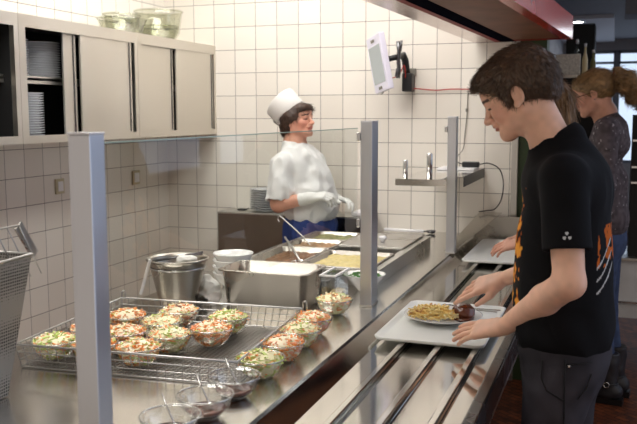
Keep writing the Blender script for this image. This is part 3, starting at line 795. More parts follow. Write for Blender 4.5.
# ---------------------------------------------------------------- salad basket
ang = math.atan2(.053, .679)
bx = thing('wire_basket', (1.6, -2.8, .9), 'wide wire mesh basket of salad bowls on the worktop', 'basket')
A = Vector((1.306, -3.156, 0)); ex = Vector((.997, .0778, 0)); ey = Vector((-.0778, .997, 0)); LW, LD = .681, .63
z0b, z1b = .904, .972
def bp(u, v, z): p = A + ex * u + ey * v; return (p.x, p.y, z)
i_ = .012
mb = MB()
for z, r_, ins in ((z1b, .0035, 0), (z0b + .045, .0016, .004), (z0b + .022, .0016, .008), (z0b, .003, i_)):
    mb.tube([bp(ins, ins, z), bp(LW - ins, ins, z), bp(LW - ins, LD - ins, z), bp(ins, LD - ins, z)], r_, 6, cyc=True)
n = 26
for i in range(n + 1):
    u = LW * i / n; ui = i_ + (LW - 2 * i_) * i / n
    for v, vi in ((0, i_), (LD, LD - i_)): mb.tube([bp(u, v, z1b), bp(ui, vi, z0b)], .0014, 4)
n2 = 24
for i in range(n2 + 1):
    v = LD * i / n2; vi = i_ + (LD - 2 * i_) * i / n2
    for u, ui in ((0, i_), (LW, LW - i_)): mb.tube([bp(u, v, z1b), bp(ui, vi, z0b)], .0014, 4)
mb.build('side_wires', M['wire'], bx)
mb = MB(); n = 44
for i in range(1, n): u = i_ + (LW - 2 * i_) * i / n; mb.tube([bp(u, i_, z0b), bp(u, LD - i_, z0b)], .0013, 4)
for i in range(1, n): v = i_ + (LD - 2 * i_) * i / n; mb.tube([bp(i_, v, z0b + .0024), bp(LW - i_, v, z0b + .0024)], .0013, 4)
mb.build('mesh_floor', M['wire'], bx)
for (u, v) in ((0, LD), (LW, LD)):
    mb = MB(); mb.tube(curve([bp(u, v, z0b), bp(u, v, z1b + .01), bp(u + .004, v, z1b + .024), bp(u + .012, v, z1b + .024), bp(u + .014, v, z1b)], 5), .003, 6)
    mb.build('corner_hook', M['wire'], bx)

# salad bowls
GB = [(.034, 0), (.036, .003), (.050, .016), (.062, .034), (.069, .055), (.070, .058), (.067, .058), (.059, .035), (.047, .018), (.033, .006), (0, .005)]
def gbowl(c, lab, group, s=1):
    o = lathe_obj('salad_bowl', [(r * s, z * s) for r, z in GB], c, M['bowlglass'], lab, 'bowl', group, 32)
    lathe_obj('rim', [(.0672, .0555), (.0705, .0555), (.0712, .058), (.070, .0602), (.068, .0602), (.0668, .058)], c, M['glassrim'], n=32, parent=o, closed=True)
    return o
sal = []
for i, (wt_, seed) in enumerate((((9, 3, 1, .5, 4, .2), 11), ((2, 6, 2, 1, 2, .2), 12), ((5, 3, 3, .6, 2, .3), 13), ((2, 3, 1, 1.5, 4, 1), 14), ((1.5, 3, 6, .6, 1, .1), 15))):
    mb = shred_mesh('s', 330, .060, .024, seed, VEG, wt_, L=(.012, .030), w=(.0014, .004), base=.052)
    core = MB().lathe([(.030, .0058), (.044, .0185), (.054, .034), (.060, .052), (.052, .060), (.035, .070), (.015, .075), (0, .076)], (0, 0, 0), 20, mi=1 if seed in (12, 15) else 3)
    for v_ in core.bm.verts: v_.co *= 1 + .05 * (random.random() - .5)
    me = bpy.data.meshes.new('t'); core.bm.to_mesh(me); mb.bm.from_mesh(me)
    rw_ = random.Random(seed + 5)
    for q in range(230):                       # shreds pressed against the glass
        zz = rw_.uniform(.012, .055); rr = (.030 + (zz - .006) * 1.05 if zz < .03 else .054 + (zz - .03) * .33) + .0008; a_ = rw_.random() * 2 * PI
        l_ = rw_.uniform(.05, .22); t_ = rw_.uniform(-.012, .012); m_ = rw_.choices(range(6), wt_)[0]; w_ = rw_.uniform(.0015, .004)
        vs = []
        for j in range(4):
            aa = a_ + l_ * 2 * (j / 3 - .5); zj = zz + t_ * (j / 3 - .5); rj = rr + .35 * (zj - zz)
            for (dr, dz_) in ((0, -w_), (0, w_), (-.003, w_), (-.003, -w_)): vs.append(((rj + dr) * math.cos(aa), (rj + dr) * math.sin(aa), zj + dz_))
        fs = [(0, 1, 2, 3), (15, 14, 13, 12)] + [(j * 4 + k_, j * 4 + (k_ + 1) % 4, (j + 1) * 4 + (k_ + 1) % 4, (j + 1) * 4 + k_) for j in range(3) for k_ in range(4)]
        mb._add(vs, fs, m_, False)
    o = mb.build('shredded_salad', VEG); sal.append(o)
used = set()
def salad(k, c, lab, rot=0, sc=1):
    if k in used:
        o = sal[k].copy(); COL.objects.link(o)
    else: o = sal[k]; used.add(k)
    o.location = c; o.rotation_euler = (0, 0, rot); o.scale = (sc, sc, sc)
    return tag(o, lab, 'salad', 'salads in glass bowls', 'stuff')
KL = ['carrot-orange', 'pale cabbage', 'mixed green and orange', 'whitish-pink', 'lettuce-green']
zb = z0b + .0045
G1 = 'glass salad bowls in the wire basket'
first = None
lst = [(1.372, -3.06, 4, 'at the left end of the basket'), (1.50, -3.05, 2, 'in the front row behind the near post'), (1.64, -3.035, 2, 'standing foremost in the basket, right of the near post'),
       (1.51, -2.90, 0, 'just behind the foremost basket bowl'), (1.655, -2.885, 1, 'in the middle row right of the foremost bowl'), (1.385, -2.90, 0, 'in the middle row left of the near post'),
       (1.40, -2.72, 0, 'in the back row seen just right of the near post'), (1.55, -2.755, 1, 'in the second row from the back, centre of the basket'), (1.745, -2.78, 0, 'at the right of the group, heaped with carrot'), (1.73, -2.63, 4, 'at the far right corner, topped with green leaf'), (1.53, -2.60, 3, 'in the back row in front of the bucket')]
for i, (x, y, k, w) in enumerate(lst):
    gb = gbowl((x, y, zb), 'glass bowl of salad ' + w, G1) if first is None else dup(first, (x, y, zb), 'glass bowl of salad ' + w)
    if first is None: first = gb
    salad(k, (x, y, zb), KL[k] + ' shredded salad in the bowl ' + w, i * 1.3)
G2 = 'glass bowls along the counter edge'
for i, (x, y, k, w) in enumerate([(1.967, -2.235, 1, 'standing alone at the middle post'), (1.985, -2.52, 0, 'farthest in the row of bowls along the counter edge'), (2.0, -2.675, 1, 'second farthest in the row along the counter edge'), (2.005, -2.83, 0, 'third in the row along the counter edge'), (2.008, -3.0, 4, 'next to the dressing bowls at the counter edge')]):
    dup(first, (x, y, .9005), 'glass bowl of salad ' + w, G2)
    salad(k if i else 1, (x, y, .9005), KL[k] + ' shredded salad in the bowl ' + w, i * 2.1 + 1)
DR = mat('brown_dressing', srgb(96, 48, 30), .2, noise=.3, nscale=60)
for i, (x, y, w) in enumerate([(2.008, -3.17, 'beside the last salad bowl'), (2.005, -3.325, 'in the middle of the three dressing bowls'), (1.995, -3.475, 'cut off by the lower edge of the view')]):
    dup(first, (x, y, .9005), 'glass bowl with brown dressing ' + w, G2)
    o = MB().lathe([(.030, .0062), (.043, .0165), (.049, .0235), (.04, .0245), (.02, .025), (0, .025)], (0, 0, 0), 28).build('brown_dressing', DR)
    o.location = (x, y, .9005); tag(o, 'brown dressing in the glass bowl ' + w, 'dressing', kind='stuff')
    t = thing('teaspoon', (x, y, .93), 'small steel spoon in the dressing bowl ' + w, 'spoon', 'spoons in the dressing bowls')
    MB().tube([(x + .005, y + .01, .934), (x - .03, y + .035, .966), (x - .052, y + .055, .985)], .0022, 6).build('handle', M['chrome'], t)
    MB().lathe([(0, .0), (.009, .002), (.011, .004), (.007, .004), (0, .002)], (x + .008, y + .004, .932), 12, sx=1.4).build('bowl', M['chrome'], t)
for x, lb in ((2.19, 'left'), (2.222, 'right')):
    t = thing('seasoning_bottle', (x, -3.40, .865), lb + ' one of two small cream capped bottles on the tray rail', 'bottle', 'small bottles on the tray rail')
    z = .8665
    MB().lathe([(.012, 0), (.013, .003), (.013, .03), (.009, .042)], (x, -3.40, z - .002), 16).build('body', M['bowlglass'], t)
    MB().lathe([(.0105, .042), (.0105, .052), (.008, .055), (0, .055)], (x, -3.40, z - .002), 16).build('cap', mat('cream_cap', srgb(216, 208, 160), .4), t)

# tapered perforated basket at the left edge
def perf():
    m, nt, b = newmat('perforated_sheet')
    b.inputs['Metallic'].default_value = .8; b.inputs['Roughness'].default_value = .45
    tc = N(nt, 'ShaderNodeTexCoord'); v = N(nt, 'ShaderNodeTexVoronoi', Scale=120.0); v.inputs['Randomness'].default_value = .1
    nt.links.new(tc.outputs['Object'], v.inputs['Vector'])
    r = N(nt, 'ShaderNodeValToRGB'); r.color_ramp.elements[0].position = .28; r.color_ramp.elements[1].position = .4
    r.color_ramp.elements[0].color = (.05, .045, .04, 1); r.color_ramp.elements[1].color = (.36, .345, .32, 1)
    nt.links.new(v.outputs['Distance'], r.inputs[0]); nt.links.new(r.outputs[0], b.inputs['Base Color'])
    return m
PF = perf()
t = thing('cutlery_basket', (1.35, -3.55, .9), 'tapered perforated steel basket on the worktop at the far left', 'basket')
mb = MB()
top = [(1.17, -3.80, 1.25), (1.47, -3.80, 1.25), (1.47, -3.27, 1.262), (1.17, -3.27, 1.262)]; bot = [(1.22, -3.74, .903), (1.45, -3.74, .903), (1.45, -3.36, .903), (1.22, -3.36, .903)]
c0 = Vector((1.32, -3.55, 0)); inn = lambda p: tuple(Vector(p) + (c0 - Vector((p[0], p[1], 0))).normalized() * .004)
vs = top + bot + [inn(p) for p in top] + [tuple(Vector(inn(p)) + Vector((0, 0, .004))) for p in bot]
fs = [(4, 5, 6, 7), (12, 13, 14, 15)]
for i in range(4):
    j = (i + 1) % 4; fs += [(i, j, j + 4, i + 4), (i + 8, j + 8, j + 12, i + 12), (i, j, j + 8, i + 8)]
mb._add(vs, fs); mb.build('body', PF, t)
MB().tube(top, .005, 6, cyc=True).build('rim', M['wire'], t)
t = thing('wire_rack', (1.33, -3.3, 1.2), 'slanted wire rack leaning in the perforated basket', 'rack')
mb = MB()
for i in range(10):
    y = -3.66 + i * .045
    mb.tube([(1.42, y + .085, 1.19), (1.42, y, 1.335)], .002, 5)
mb.build('tines', M['wire'], t)
MB().tube([(1.42, -3.66, 1.335), (1.42, -3.25, 1.335)], .003, 5).build('crossbar', M['wire'], t)
MB().box((1.412, -3.235, 1.235), (1.418, -3.205, 1.345), rot=Matrix.Rotation(.62, 3, 'X')).build('blade', M['steel'], t)

# ---------------------------------------------------------------- wall cabinets
PL = [(.05, 0), (.052, .002), (.078, .004), (.112, .014), (.113, .0165), (.078, .0075), (.05, .004), (0, .004)]
def cabinet(y0, y1, doors, lab):
    t = thing('wall_cabinet', (.19, (y0 + y1) / 2, 1.497), lab, 'cabinet', 'steel wall cabinets on the left wall')
    X = .38; zb_, zt_ = 1.497, 2.081; s = .02
    mb = MB()
    mb.box((.002, y0, zb_), (X, y1, zb_ + s)).box((.002, y0, zt_ - s), (X, y1, zt_)).box((.002, y0, zb_ + s), (X, y0 + s, zt_ - s)).box((.002, y1 - s, zb_ + s), (X, y1, zt_ - s)).box((.002, y0 + s, zb_ + s), (.012, y1 - s, zt_ - s))
    mb.build('body', M['steel_cab'], t)
    f = MB(); fx0, fx1 = X, X + .003
    f.box((fx0, y0, zb_), (fx1, y1, zb_ + .036)).box((fx0, y0, zt_ - .058), (fx1, y1, zt_)).box((fx0, y0, zb_ + .036), (fx1, y0 + .045, zt_ - .058)).box((fx0, y1 - .03, zb_ + .036), (fx1, y1, zt_ - .058))
    f.build('front_frame', M['steel_cab'], t)
    MB().box((.0125, y0 + s + .0005, zb_ + s + .0005), (.015, y1 - s - .0005, zt_ - s - .0005)).box((.015, y0 + s + .0005, zb_ + s + .0005), (X - .03, y0 + s + .003, zt_ - s)).box((.015, y1 - s - .003, zb_ + s + .0005), (X - .03, y1 - s - .0005, zt_ - s)).box((.015, y0 + s + .003, zb_ + s + .0005), (X - .03, y1 - s - .003, zb_ + s + .0025)).build('interior_shade', M['blackmatte'], t)  # black sheets standing in for the shade inside the cabinet
    MB().box((.012, y0 + s, 1.79), (X - .07, y1 - s, 1.802)).box((X - .075, y0 + s, 1.775), (X - .07, y1 - s, 1.81)).build('shelf', M['steel_cab'], t)
    for a, b, x in doors:
        d = MB().box((x - .012, a, zb_ + .03), (x, b, zt_ - .05), bevel=.002).build('sliding_door', M['steel_cab'], t)
        MB().box((x - .001, b - .028, zb_ + .04), (x + .003, b - .018, zt_ - .06)).build('grip_strip', M['darksteel'], d)
    return t
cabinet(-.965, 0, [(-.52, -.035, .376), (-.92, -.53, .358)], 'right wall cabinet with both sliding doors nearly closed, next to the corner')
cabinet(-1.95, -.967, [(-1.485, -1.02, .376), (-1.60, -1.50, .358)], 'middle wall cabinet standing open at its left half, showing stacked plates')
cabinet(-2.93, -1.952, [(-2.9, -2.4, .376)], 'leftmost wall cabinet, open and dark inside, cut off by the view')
p0 = None
def plates(x, y, z, n, pitch, lab, group, cat='plate', s=1):
    global p0
    for i in range(n):
        lb = lab if 1 else ''
        if p0 is None: p0 = lathe_obj('plate', PL, (x, y, z), M['china_d'], lb, 'plate', group, 32); o = p0
        else: o = dup(p0, (x, y, z + pitch * i), lb, group)
        if s != 1: o.scale = (s, s, s)
for (x, y, z, n, w) in ((.17, -1.80, 1.803, 15, 'upper left'), (.17, -1.56, 1.803, 15, 'upper right'), (.20, -1.74, 1.5175, 18, 'lower')):
    plates(x, y, z, n, .0118, 'white plate in the %s stack inside the open wall cabinet' % w, 'plates in the %s stack of the cabinet' % w)
# glassware on the cabinet
def glassdish(c, a, b, h, lab, n=40, mat_='greenglass', mx=1):
    t = thing('glass_dish', c, lab, 'dish', 'glass dishes on top of the wall cabinets')
    pr = [(.62, 0), (.66, .02), (.86, .3), (.96, .85), (1.0, 1.0), (.96, 1.0), (.90, .85), (.80, .32), (.58, .06), (0, .05)]
    MB().lathe([(r * b, z * h) for r, z in pr], c, n, sx=1, sy=a / b).build('bowl', M[mat_], t)
    rim = MB(); rim.tube([(c[0] + b * 1.0 * math.cos(q * 2 * PI / 40), c[1] + a * 1.0 * math.sin(q * 2 * PI / 40), c[2] + h) for q in range(40)], .005, 6, cyc=True); rim.build('rim', M[mat_], t)
    return t
glassdish((.2, -.83, 2.0815), .165, .13, .092, 'oval greenish glass casserole dish on top of the cabinets, left of the round bowl')
glassdish((.2, -.83, 2.095), .125, .10, .105, 'smaller oval glass dish nested inside the casserole dish')
glassdish((.19, -.40, 2.0815), .155, .15, .185, 'large round glass bowl on top of the cabinets nearest the corner')
glassdish((.19, -.40, 2.095), .125, .12, .08, 'shallow brownish glass bowl nested inside the large round bowl', mat_='greenglass')

# sockets
for (ya, yb, za, zb2, lb) in ((-1.24, -1.165, 1.19, 1.275, 'beside the near post'), (-.46, -.375, 1.18, 1.27, 'near the corner under the right cabinet')):
    t = thing('wall_socket', (0, (ya + yb) / 2, (za + zb2) / 2), 'small beige wall socket on the left tiles ' + lb, 'socket', 'wall sockets on the left wall')
    MB().box((.0005, ya, za), (.012, yb, zb2), bevel=.003).build('frame', mat('beige_socket_frame', srgb(190, 180, 150), .4), t)
    MB().box((.012, ya + .015, za + .015), (.016, yb - .015, zb2 - .015), bevel=.002).build('insert', M['white'], t)

# back counter and plates on it
t = thing('back_counter', (.95, -.12, 0), 'brown fronted steel cabinet against the back wall behind the cook', 'cabinet')
MB().box((.505, -.25, 0), (1.50, -.004, .992)).build('body', M['backfront'], t)
MB().box((.50, -.258, .992), (1.51, -.003, 1.004), bevel=.002).build('top', M['steel'], t)
for i in range(10):
    dup(p0, (.80, -.128, 1.0045 + .0145 * i), 'white plate in the stack on the back counter beside the cook', 'plates stacked on the back counter')
t = thing('black_clip', (.63, -.14, 1.004), 'small dark clip lying on the back counter left of the plates', 'clip')
MB().box((.60, -.16, 1.0045), (.655, -.12, 1.014), bevel=.003).build('body', M['black'], t)
MB().tube([(.655, -.14, 1.01), (.675, -.135, 1.02)], .003).build('lever', M['black'], t)
o = MB().box((1.40, -.22, 1.0045), (1.495, -.05, 1.03), bevel=.006).build('white_tub', M['white'], loc=(1.44, -.14, 1.0045))
tag(o, 'flat white tub on the right end of the back counter behind the cook', 'tub')

# display on wall arm
t = thing('wall_display', (1.72, 0, 1.86), 'small white display box tilted on a black wall bracket above the counter', 'display')
R = Matrix.Rotation(math.radians(-11), 3, 'Y') @ Matrix.Rotation(math.radians(35), 3, 'Z')
# local: face looks to -x
def dbox(mb, a, b, bev=0, c=(1.585, -.25, 1.925)):
    lo = Vector(a); hi = Vector(b); cc = (lo + hi) / 2
    wc = Vector(c) + R @ cc
    h = (hi - lo) / 2
    mb.box(tuple(wc - h), tuple(wc + h), bevel=bev, rot=R); return mb
d = dbox(MB(), (-.018, -.12, -.165), (.018, .12, .165), .006).build('casing', mat('lavender_white_casing', srgb(222, 220, 236), .35), t)
dbox(MB(), (-.0205, -.095, -.115), (-.0185, .095, .105)).build('screen', M['led'], d)
for zz in (-.142, .135): dbox(MB(), (-.022, -.02, zz - .008), (-.0185, .03, zz + .008)).build('button', M['greywire'], d)
MB().box((1.68, -.09, 1.765), (1.742, -.002, 1.875), bevel=.006).build('wall_mount', M['black'], t)
MB().box((1.705, -.03, 1.86), (1.75, -.002, 1.905), bevel=.003).build('wall_clip', M['greywire'], t)
MB().tube([(1.705, -.06, 1.86), (1.70, -.09, 1.95), (1.69, -.12, 1.985)], .022, 10).build('arm', M['black'], t)
MB().tube([(1.69, -.12, 1.975), (1.675, -.19, 1.965), (1.61, -.24, 1.945)], .017, 10).build('arm', M['black'], t)
mb = MB()
mb.tube([(1.682, -.2, 2.055), (1.690, -.2, 2.0), (1.685, -.2, 1.95), (1.690, -.2, 1.89), (1.683, -.2, 1.84)], .013, 6)
mb.tube([(1.704, -.2, 2.06), (1.698, -.2, 2.0)], .007, 6).tube([(1.672, -.2, 1.85), (1.680, -.2, 1.90)], .008, 6)
mb.build('metal_clamp', M['darksteel'], t)
MB().tube(curve([(1.645, -.2, 1.84), (1.68, -.16, 1.86), (1.70, -.12, 1.92), (1.705, -.1, 1.87), (1.70, -.08, 1.83)]), .003).build('lead', M['redwire'], t)
MB().tube(curve([(1.60, -.24, 1.775), (1.603, -.235, 1.755), (1.59, -.24, 1.745)]), .003).build('cord_end', M['greywire'], t)
o = MB().tube(curve([(1.735, -.03, 1.785), (1.80, -.012, 1.778), (1.88, -.012, 1.772), (1.96, -.012, 1.777), (2.05, -.012, 1.776), (2.12, -.012, 1.776), (2.19, -.012, 1.79), (2.215, -.012, 1.74), (2.255, -.012, 1.70), (2.31, -.012, 1.675)]), .0035).build('red_cable', M['redwire'], loc=(1.9, -.012, 1.77))
tag(o, 'thin red cable running along the tiles from the display bracket', 'cable')
o = MB().tube(curve([(2.07, -.012, 1.77), (2.068, -.012, 1.70), (2.064, -.012, 1.60), (2.055, -.012, 1.50), (2.05, -.03, 1.42), (2.02, -.05, 1.375)]), .0028).tube([(2.064, -.012, 1.64), (2.064, -.012, 1.66)], .007).build('grey_cord', M['greywire'], loc=(2.06, -.012, 1.5))
tag(o, 'thin grey cord hanging down the tiles from the red cable to the shelf', 'cord')

# ---------------------------------------------------------------- hood above the tray rail
HO = Vector((2.107, -.006, 2.047)); HD = Vector((.109, .994, -.026)).normalized(); HV = Vector((.994, -.109, 0)).normalized(); HU = HV.cross(HD).normalized()
def hb(mb, v0, v1, u0, u1, w0, w1):
    vs = [HO + HV * v - HD * u + HU * w for w in (w0, w1) for (v, u) in ((v0, u0), (v1, u0), (v1, u1), (v0, u1))]
    mb._add(vs, [(0, 1, 2, 3), (7, 6, 5, 4), (0, 4, 5, 1), (1, 5, 6, 2), (2, 6, 7, 3), (3, 7, 4, 0)]); return mb
t = thing('canopy_hood', tuple(HO), 'long red and bronze canopy hanging over the tray rail', 'canopy')
u0, u1 = .025, 3.0
hb(MB(), 0, .125, u0, u1, 0, .03).build('steel_strip', M['hoodsteel'], t)
hb(MB(), .125, .158, u0, u1, -.001, .03).build('red_strip', M['redline'], t)
hb(MB(), .158, .245, u0, u1, -.0005, .03).build('light_slot', M['slot'], t)
hb(MB(), .245, .51, u0 + .05, u1, .001, .03).build('bronze_panel', M['brown'], t)
hb(MB(), .245, .51, u0, u0 + .05, -.001, .03).build('end_trim', M['redline'], t)
hb(MB(), .51, .565, u0, u1, -.002, .125).build('red_fascia', M['red'], t)
hb(MB(), 0, .51, u0, u1, .03, .125).build('casing', M['redline'], t)
for u in (.5, 2.4):
    for v in (.08, .46):
        p = HO + HV * v - HD * u + HU * .12
        MB().tube([tuple(p), (p.x, p.y, 3.0)], .006, 8).build('hanging_rod', M['steel'], t)

# ---------------------------------------------------------------- trays and food
def tray(x0, x1, y0, y1, z, lab):
    mb = MB(); rings = []
    for ins, zz, r in ((.02, z, .02), (.004, z + .004, .032), (0, z + .013, .034), (.005, z + .0145, .03), (.010, z + .013, .03), (.024, z + .006, .02)):
        rings.append([(p[0], p[1], zz) for p in rrect(x0 + ins, x1 - ins, y0 + ins, y1 - ins, r)])
    n = len(rings[0]); vs = [p for q in rings for p in q]; fs = []
    for j in range(5):
        for i in range(n): fs.append((j * n + i, j * n + (i + 1) % n, (j + 1) * n + (i + 1) % n, (j + 1) * n + i))
    fs.append(tuple(range(n))); fs.append(tuple(range(5 * n, 6 * n)))
    mb._add(vs, fs, 0, True); o = mb.build('serving_tray', M['tray'], loc=((x0 + x1) / 2, (y0 + y1) / 2, z))
    for p in o.data.polygons:
        if len(p.vertices) > 4: p.use_smooth = False
    return tag(o, lab, 'tray', 'light grey serving trays')
tray(2.178, 2.548, -2.47, -1.885, .882, 'light grey tray held by the teenager, carrying the plate of food')
tray(2.20, 2.57, -.92, -.16, .882, 'empty light grey tray farther along the rail beside the far post')
px, py = 2.352, -2.145
PLB = [(.075, 0), (.078, .003), (.09, .006), (.138, .022), (.141, .0245), (.136, .0245), (.09, .0105), (.075, .006), (0, .006)]
lathe_obj('dinner_plate', PLB, (px, py, .8885), M['china'], 'white dinner plate with french fries and meat on the held tray', 'plate', n=48)
FR = [mat('fries_yellow', srgb(240, 214, 140), .5), mat('fries_golden', srgb(224, 182, 98), .5), mat('fries_brown', srgb(180, 124, 64), .5), mat('fries_pale', srgb(246, 232, 176), .5)]
mb = MB(); rng = random.Random(5)
for i in range(230):
    a = rng.random() * 2 * PI; q = math.sqrt(rng.random()); cx = -.034 + .078 * q * math.cos(a); cy = -.018 + .083 * q * math.sin(a)
    z = .006 + max(0, (1 - q * q)) * .034 * rng.random() ** .5 + .008 + .012 * q
    yaw = rng.random() * PI; pit = rng.uniform(-.35, .35); l = rng.uniform(.03, .06)
    R3 = Matrix.Rotation(yaw, 3, 'Z') @ Matrix.Rotation(pit, 3, 'Y'); w_ = rng.uniform(.0018, .003)
    c = Vector((cx, cy, z)); mb.box(tuple(c - Vector((l / 2, w_, w_))), tuple(c + Vector((l / 2, w_, w_))), rng.choices((0, 1, 2, 3), (5, 2.5, .6, 3))[0], rot=R3)
o = mb.build('french_fries', FR); o.location = (px, py, .8885); tag(o, 'heap of thin yellow french fries on the dinner plate', 'french fries', kind='stuff')
MEAT = mat('glazed_brown_meat', srgb(96, 44, 20), .22, noise=.4, nscale=25, bump=.3, bscale=60, coat=.4)
mx_, my_ = px + .068, py + .03
V, Q = surface([ell((mx_, my_, .922), (.040, .046, .026), k=.01), ell((mx_ + .014, my_ - .022, .915), (.03, .028, .02), k=.015)], (mx_ - .08, my_ - .08, .88), (mx_ + .08, my_ + .08, .97), .0028, lambda P: vnoise(P, 70) * .006)
tag(np_obj('meat_piece', V, Q, MEAT, loc=(mx_, my_, .9)), 'brown glazed piece of meat beside the fries', 'meat')
V, Q = surface([ell((px + .078, py + .0, .9025), (.045, .05, .0055), k=.01), ell((px + .09, py - .035, .905), (.03, .025, .005), k=.01)], (px, py - .1, .88), (px + .16, py + .09, .93), .0028, lambda P: vnoise(P, 60) * .002)
tag(np_obj('gravy', V, Q, mat('gravy', srgb(78, 34, 16), .12, coat=.5), loc=(px + .08, py, .9)), 'dark gravy running from the meat on the plate', 'sauce', kind='stuff')
mb = MB(); 
for k_ in range(7): mb.tube([(px - .03 + .01 * k_, py + .125 + .004 * (k_ % 3), .914 + .003 * (k_ % 2)), (px - .018 + .01 * k_, py + .118 - .006 * (k_ % 2), .920), (px - .006 + .01 * k_, py + .128, .916)], .0016, 5)
tag(mb.build('dark_garnish', mat('dark_garnish', srgb(58, 44, 26), .6), loc=(px, py + .12, .915)), 'dark sprig of garnish on the far rim of the plate', 'garnish')
t = thing('fork', (2.50, -2.0, .889), 'steel fork lying on the far right corner of the held tray', 'fork')
MB().box((2.40, -1.962, .8892), (2.52, -1.954, .8912), bevel=.001, rot=Matrix.Rotation(-.1, 3, 'Z')).build('handle', M['chrome'], t)
mb = MB()
for k_ in range(4): mb.box((2.352, -1.951 + k_ * .0045 - .004, .8895), (2.402, -1.949 + k_ * .0045 - .004, .891))
mb.build('tines', M['chrome'], t)
t = thing('knife', (2.50, -1.93, .889), 'steel knife lying beside the fork on the held tray', 'knife')
MB().box((2.44, -1.940, .8892), (2.53, -1.930, .8922), bevel=.001).build('handle', M['chrome'], t)
MB().box((2.34, -1.940, .8892), (2.44, -1.928, .8904)).build('blade', M['chrome'], t)

# ---------------------------------------------------------------- things in the hall behind
t = thing('display_cabinet', (2.42, 1.3, 0), 'tall dark shelf unit in the hall behind the two girls', 'shelf unit')
MB().box((2.46, 1.15, 0), (2.88, 1.55, 1.88)).build('body', M['blackmatte'], t)
MB().box((2.45, 1.13, 1.88), (2.89, 1.57, 1.90)).build('top', M['steel'], t)
o = MB().box((2.49, 1.20, 1.9005), (2.66, 1.26, 2.05), bevel=.003).build('price_board', mat('speckled_price_board', srgb(214, 210, 202), .6, noise=.25, nscale=70), loc=(2.38, 1.23, 1.9))
tag(o, 'speckled white board standing on top of the tall dark shelf unit', 'board')
bot = None
for i, (x, y, h, lb) in enumerate(((2.63, 1.32, 1.45, 'leftmost of the three'), (2.69, 1.24, 1.25, 'middle one of the three'), (2.745, 1.26, 1.0, 'rightmost of the three'))):
    t = thing('glass_bottle', (x, y, 1.9), lb + ' pale bottles on the tall dark shelf unit', 'bottle', 'bottles on the dark shelf unit')
    MB().lathe([(.018, .0005), (.02, .004), (.02, .09 * h), (.008, .13 * h), (.008, .16 * h)], (x, y, 1.9), 16).build('body', (M['greenglass'], mat('cream_bottle', srgb(220, 205, 165), .3), mat('olive_bottle', srgb(110, 108, 60), .3))[i], t)
    MB().lathe([(.0095, .16 * h), (.0095, .18 * h), (0, .18 * h)], (x, y, 1.9), 16).build('cap', M['white'], t)
o = MB().box((2.48, 2.6, 0), (2.72, 2.9, 2.40), bevel=.01).build('dark_pillar', M['blackmatte'], loc=(2.44, 2.75, 0))
tag(o, 'dark pillar in the hall behind the bottles', 'pillar')
t = thing('shelving_unit', (3.3, .75, 0), 'black shelving unit with thin steel shelf edges at the right edge', 'shelving')
MB().box((3.02, .66, .7), (3.75, 1.0, 1.62)).build('body', M['blackmatte'], t)
for z in (1.18, 1.28, 1.45): MB().box((3.02, .63, z), (3.75, .66, z + .012)).build('shelf_edge', M['chrome'], t)
t = thing('hall_counter', (3.3, .8, 0), 'low grey steel counter in the hall behind the grey sweater', 'counter')
MB().box((2.75, .62, .30), (3.9, 1.1, .68)).build('body', mat('grey_counter_panel', srgb(205, 208, 212), .45, noise=.12, nscale=6), t)
MB().box((2.73, .59, .68), (3.92, 1.12, .70), bevel=.003).build('top', M['steel'], t)
MB().box((2.74, .60, .40), (3.91, .618, .412)).build('ledge', M['chrome'], t)
for x in (2.8, 3.3, 3.85): MB().box((x - .02, .7, 0), (x + .02, .74, .30)).build('leg', M['darksteel'], t)
# ---------------------------------------------------------------- people
SKIN = attr_mat('skin', .48, sss=.12, bump=.12, bscale=260)
HAIRD = attr_mat('hair_dark', .42, spec=.5)
BLACKT = attr_mat('black_tshirt', .85, bump=.35, bscale=60, spec=.15)
DENIM = attr_mat('dark_denim', .85, bump=.4, bscale=350, spec=.2)
WHITEC = attr_mat('white_cotton', .85, bump=.4, bscale=45)
KNIT = attr_mat('speckled_knit', .9, bump=.8, bscale=260, spec=.2)
def vec(*a): return np.array(a, float)

# ===== the teenager at the counter
base = (2.79, -2.57, 0)
boy = thing('person', base, 'teenage boy in a black t-shirt and dark jeans looking down, both hands at his tray', 'person')
F = vec(-.985, .17, 0); Fr = frame(F); Lf = Fr[:, 1]                 # forward, left
HC = vec(2.649, -2.555, 1.681)
HR = frame(vec(-.90, .10, -.43), (0, 0, 1)); HS = 1.05
neckb = vec(2.748, -2.552, 1.525)
lsh, lel, lwr = vec(2.785, -2.718, 1.455), vec(2.812, -2.782, 1.180), vec(2.622, -2.575, .994)
rsh, rel, rwr = vec(2.815, -2.385, 1.455), vec(2.79, -2.29, 1.16), vec(2.575, -2.205, 1.068)
pel = vec(2.788, -2.558, .93)
P = head(HC, HR, HS, neckb, nr=.052)
P += [cone(neckb + vec(.01, 0, -.03), pel + vec(0, 0, .1), .06, .09, .05), cone(lsh, rsh, .04, .04, .05)]
P += [cone(lsh, lel, .051, .041, .03), cone(lel, lel + (lwr - lel) * .35, .041, .042, .02), cone(lel + (lwr - lel) * .35, lwr, .042, .0265, .015)]
P += [cone(rsh, rel, .051, .041, .03), cone(rel, rel + (rwr - rel) * .35, .041, .041, .02), cone(rel + (rwr - rel) * .35, rwr, .041, .0255, .015)]
